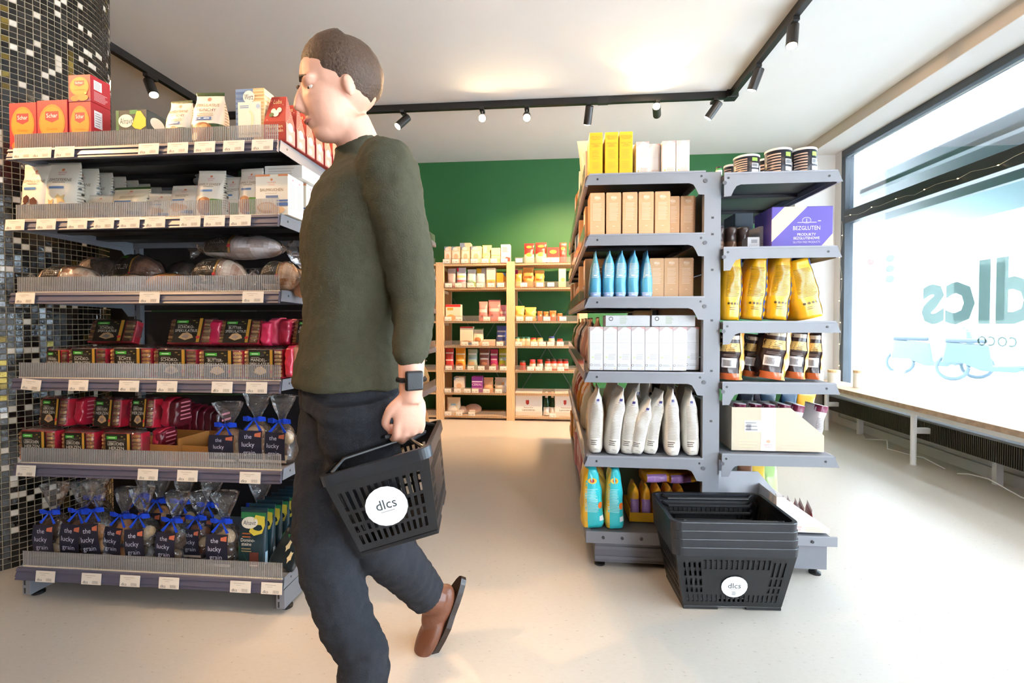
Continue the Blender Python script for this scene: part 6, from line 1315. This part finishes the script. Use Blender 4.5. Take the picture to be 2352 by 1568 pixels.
def shoe(an, fw, up, nm):
    sd = fw.cross(up).normalized(); R = Matrix((fw, sd, up)).transposed(); m = MB()
    m.ellipsoid(an-up*.04+fw*.02, (.075, .040, .045), '#ffffff', 18, 12, R); m.ellipsoid(an-up*.052+fw*.095, (.085, .046, .030), '#ffffff', 18, 12, R); m.tube([an-up*.03, an+up*.015], [.046, .044], '#ffffff', 14)
    o = m.build(nm, 'shoe_leather', body); remesh(o, .005, 3)
    s2 = MB(); pr = []
    for k in range(24):
        a = 6.2832*k/24; x = .05+.138*math.cos(a); y = (.046 if math.cos(a) > 0 else .038)*math.sin(a)*(1-.12*math.cos(a)**2); pr.append((x, y))
    vv = [an-up*z+fw*x+sd*y for z in (.085, .066) for x, y in pr]
    s2.add(vv, [(k, (k+1) % 24, 24+(k+1) % 24, 24+k) for k in range(24)]+[tuple(range(24))[::-1], tuple(range(24, 48))], '#2a1c14').build('sole', 'plastic', o)
shoe(J['Ra'], Hd, Ud, 'shoe')
fwL = (Hd*.5-Ud*.86).normalized(); upL = (Hd*.86+Ud*.5).normalized(); shoe(J['La'], fwL, upL, 'shoe')
# watch on the left wrist
wc = J['Lw']-Ud*.012; m = MB(); m.tube([wc+(Hd*math.cos(a*.5236)*.031+Ld*math.sin(a*.5236)*.029) for a in range(13)], .006, '#1c1d20', 6)
wo = m.build('watch_strap', 'black_plastic', body); R = Matrix((Hd, Ld, Ud)).transposed().to_4x4(); R.translation = wc+Ld*.033+Hd*.004
MB().box(-.020, .020, -.006, .007, -.022, .022, '#0e0f12').xf(R).build('watch_case', 'black_plastic', wo, bevel=.004)
# basket carried in the left hand
q = dup(bk); tag(q, 'black plastic shopping basket with round white sticker carried by the walking man', 'basket')
del q['group']
grip = J['Lw']-Ud*.035+V((-.06, .02, -1)).normalized()*.107-Ld*.022
q.scale = (.84, .84, .84)
q.location = grip+V((-.012, .06, -.232)); q.rotation_euler = (.0, math.radians(-15), 0)
q.rotation_euler = (Matrix.Rotation(math.radians(-15), 3, 'Y') @ Matrix.Rotation(math.radians(100), 3, 'Z')).to_euler()
for ch in list(q.children):
    if ch.name.startswith(('handle', 'round_sticker')): bpy.data.objects.remove(ch)
bpy.context.view_layer.update()
Mi = q.matrix_basis.inverted(); g = Mi @ grip; hd = (Mi.to_3x3() @ Hd).normalized()
for s in (-1, 1):
    MB().tube([(-.17, s*.12, .228), (-.14, s*.09, .25), g-hd*.055+V((0, 0, -.003)), g+hd*.055+V((0, 0, -.003)), (.14, s*.09, .25), (.17, s*.12, .228)], .0055, BC, 8).build('handle', 'black_plastic', q)
lb = MB(); wv = lambda u, v, off: (-.168-.0225*(.30+v*.45)*2+.0-.009-off, (.5-u)*.108, .062+v*.108)
decals(lb, wv, [('e', .5, .5, .49, .49, '#f4f5f6'), ('t', 'dlcs', .5, .56, .24, '#2b3a3c', .68), ('r', .34, .37, .66, .385, '#a0a0a0')], .09, .085); lb.build('round_sticker', 'paper', q)

# ---------------------------------------------------------------- keep every label within sixteen words
SHORT = [(' from left', ''), ('on the top shelf of the wooden rack', 'top shelf, wooden rack'), (' on the %s of the wooden rack', ''), ('small one behind between', 'small one behind'), ('on the window-side', 'window-side'), ('in the front row of the', 'front row of'),
         (' of the wooden rack right bay', ', wooden rack right bay'), (' of the wooden rack left bay', ', wooden rack left bay'), ('on the ', ''), ('in the ', ''), ('standing ', ''), ('with oval badge', 'with oval'), ('small glass jar', 'glass jar'), ('facing the aisle, ', 'aisle-side, '), ('wrapped biscuit pack', 'wrapped pack'), (' of seven', ''), (' of five', ''), (' of four', ''), ('the ', '')]
for o in bpy.data.objects:
    l = o.get('label')
    if l:
        for a, b in SHORT:
            if len(l.split()) <= 16: break
            l = l.replace(a, b, 1)
        o['label'] = l
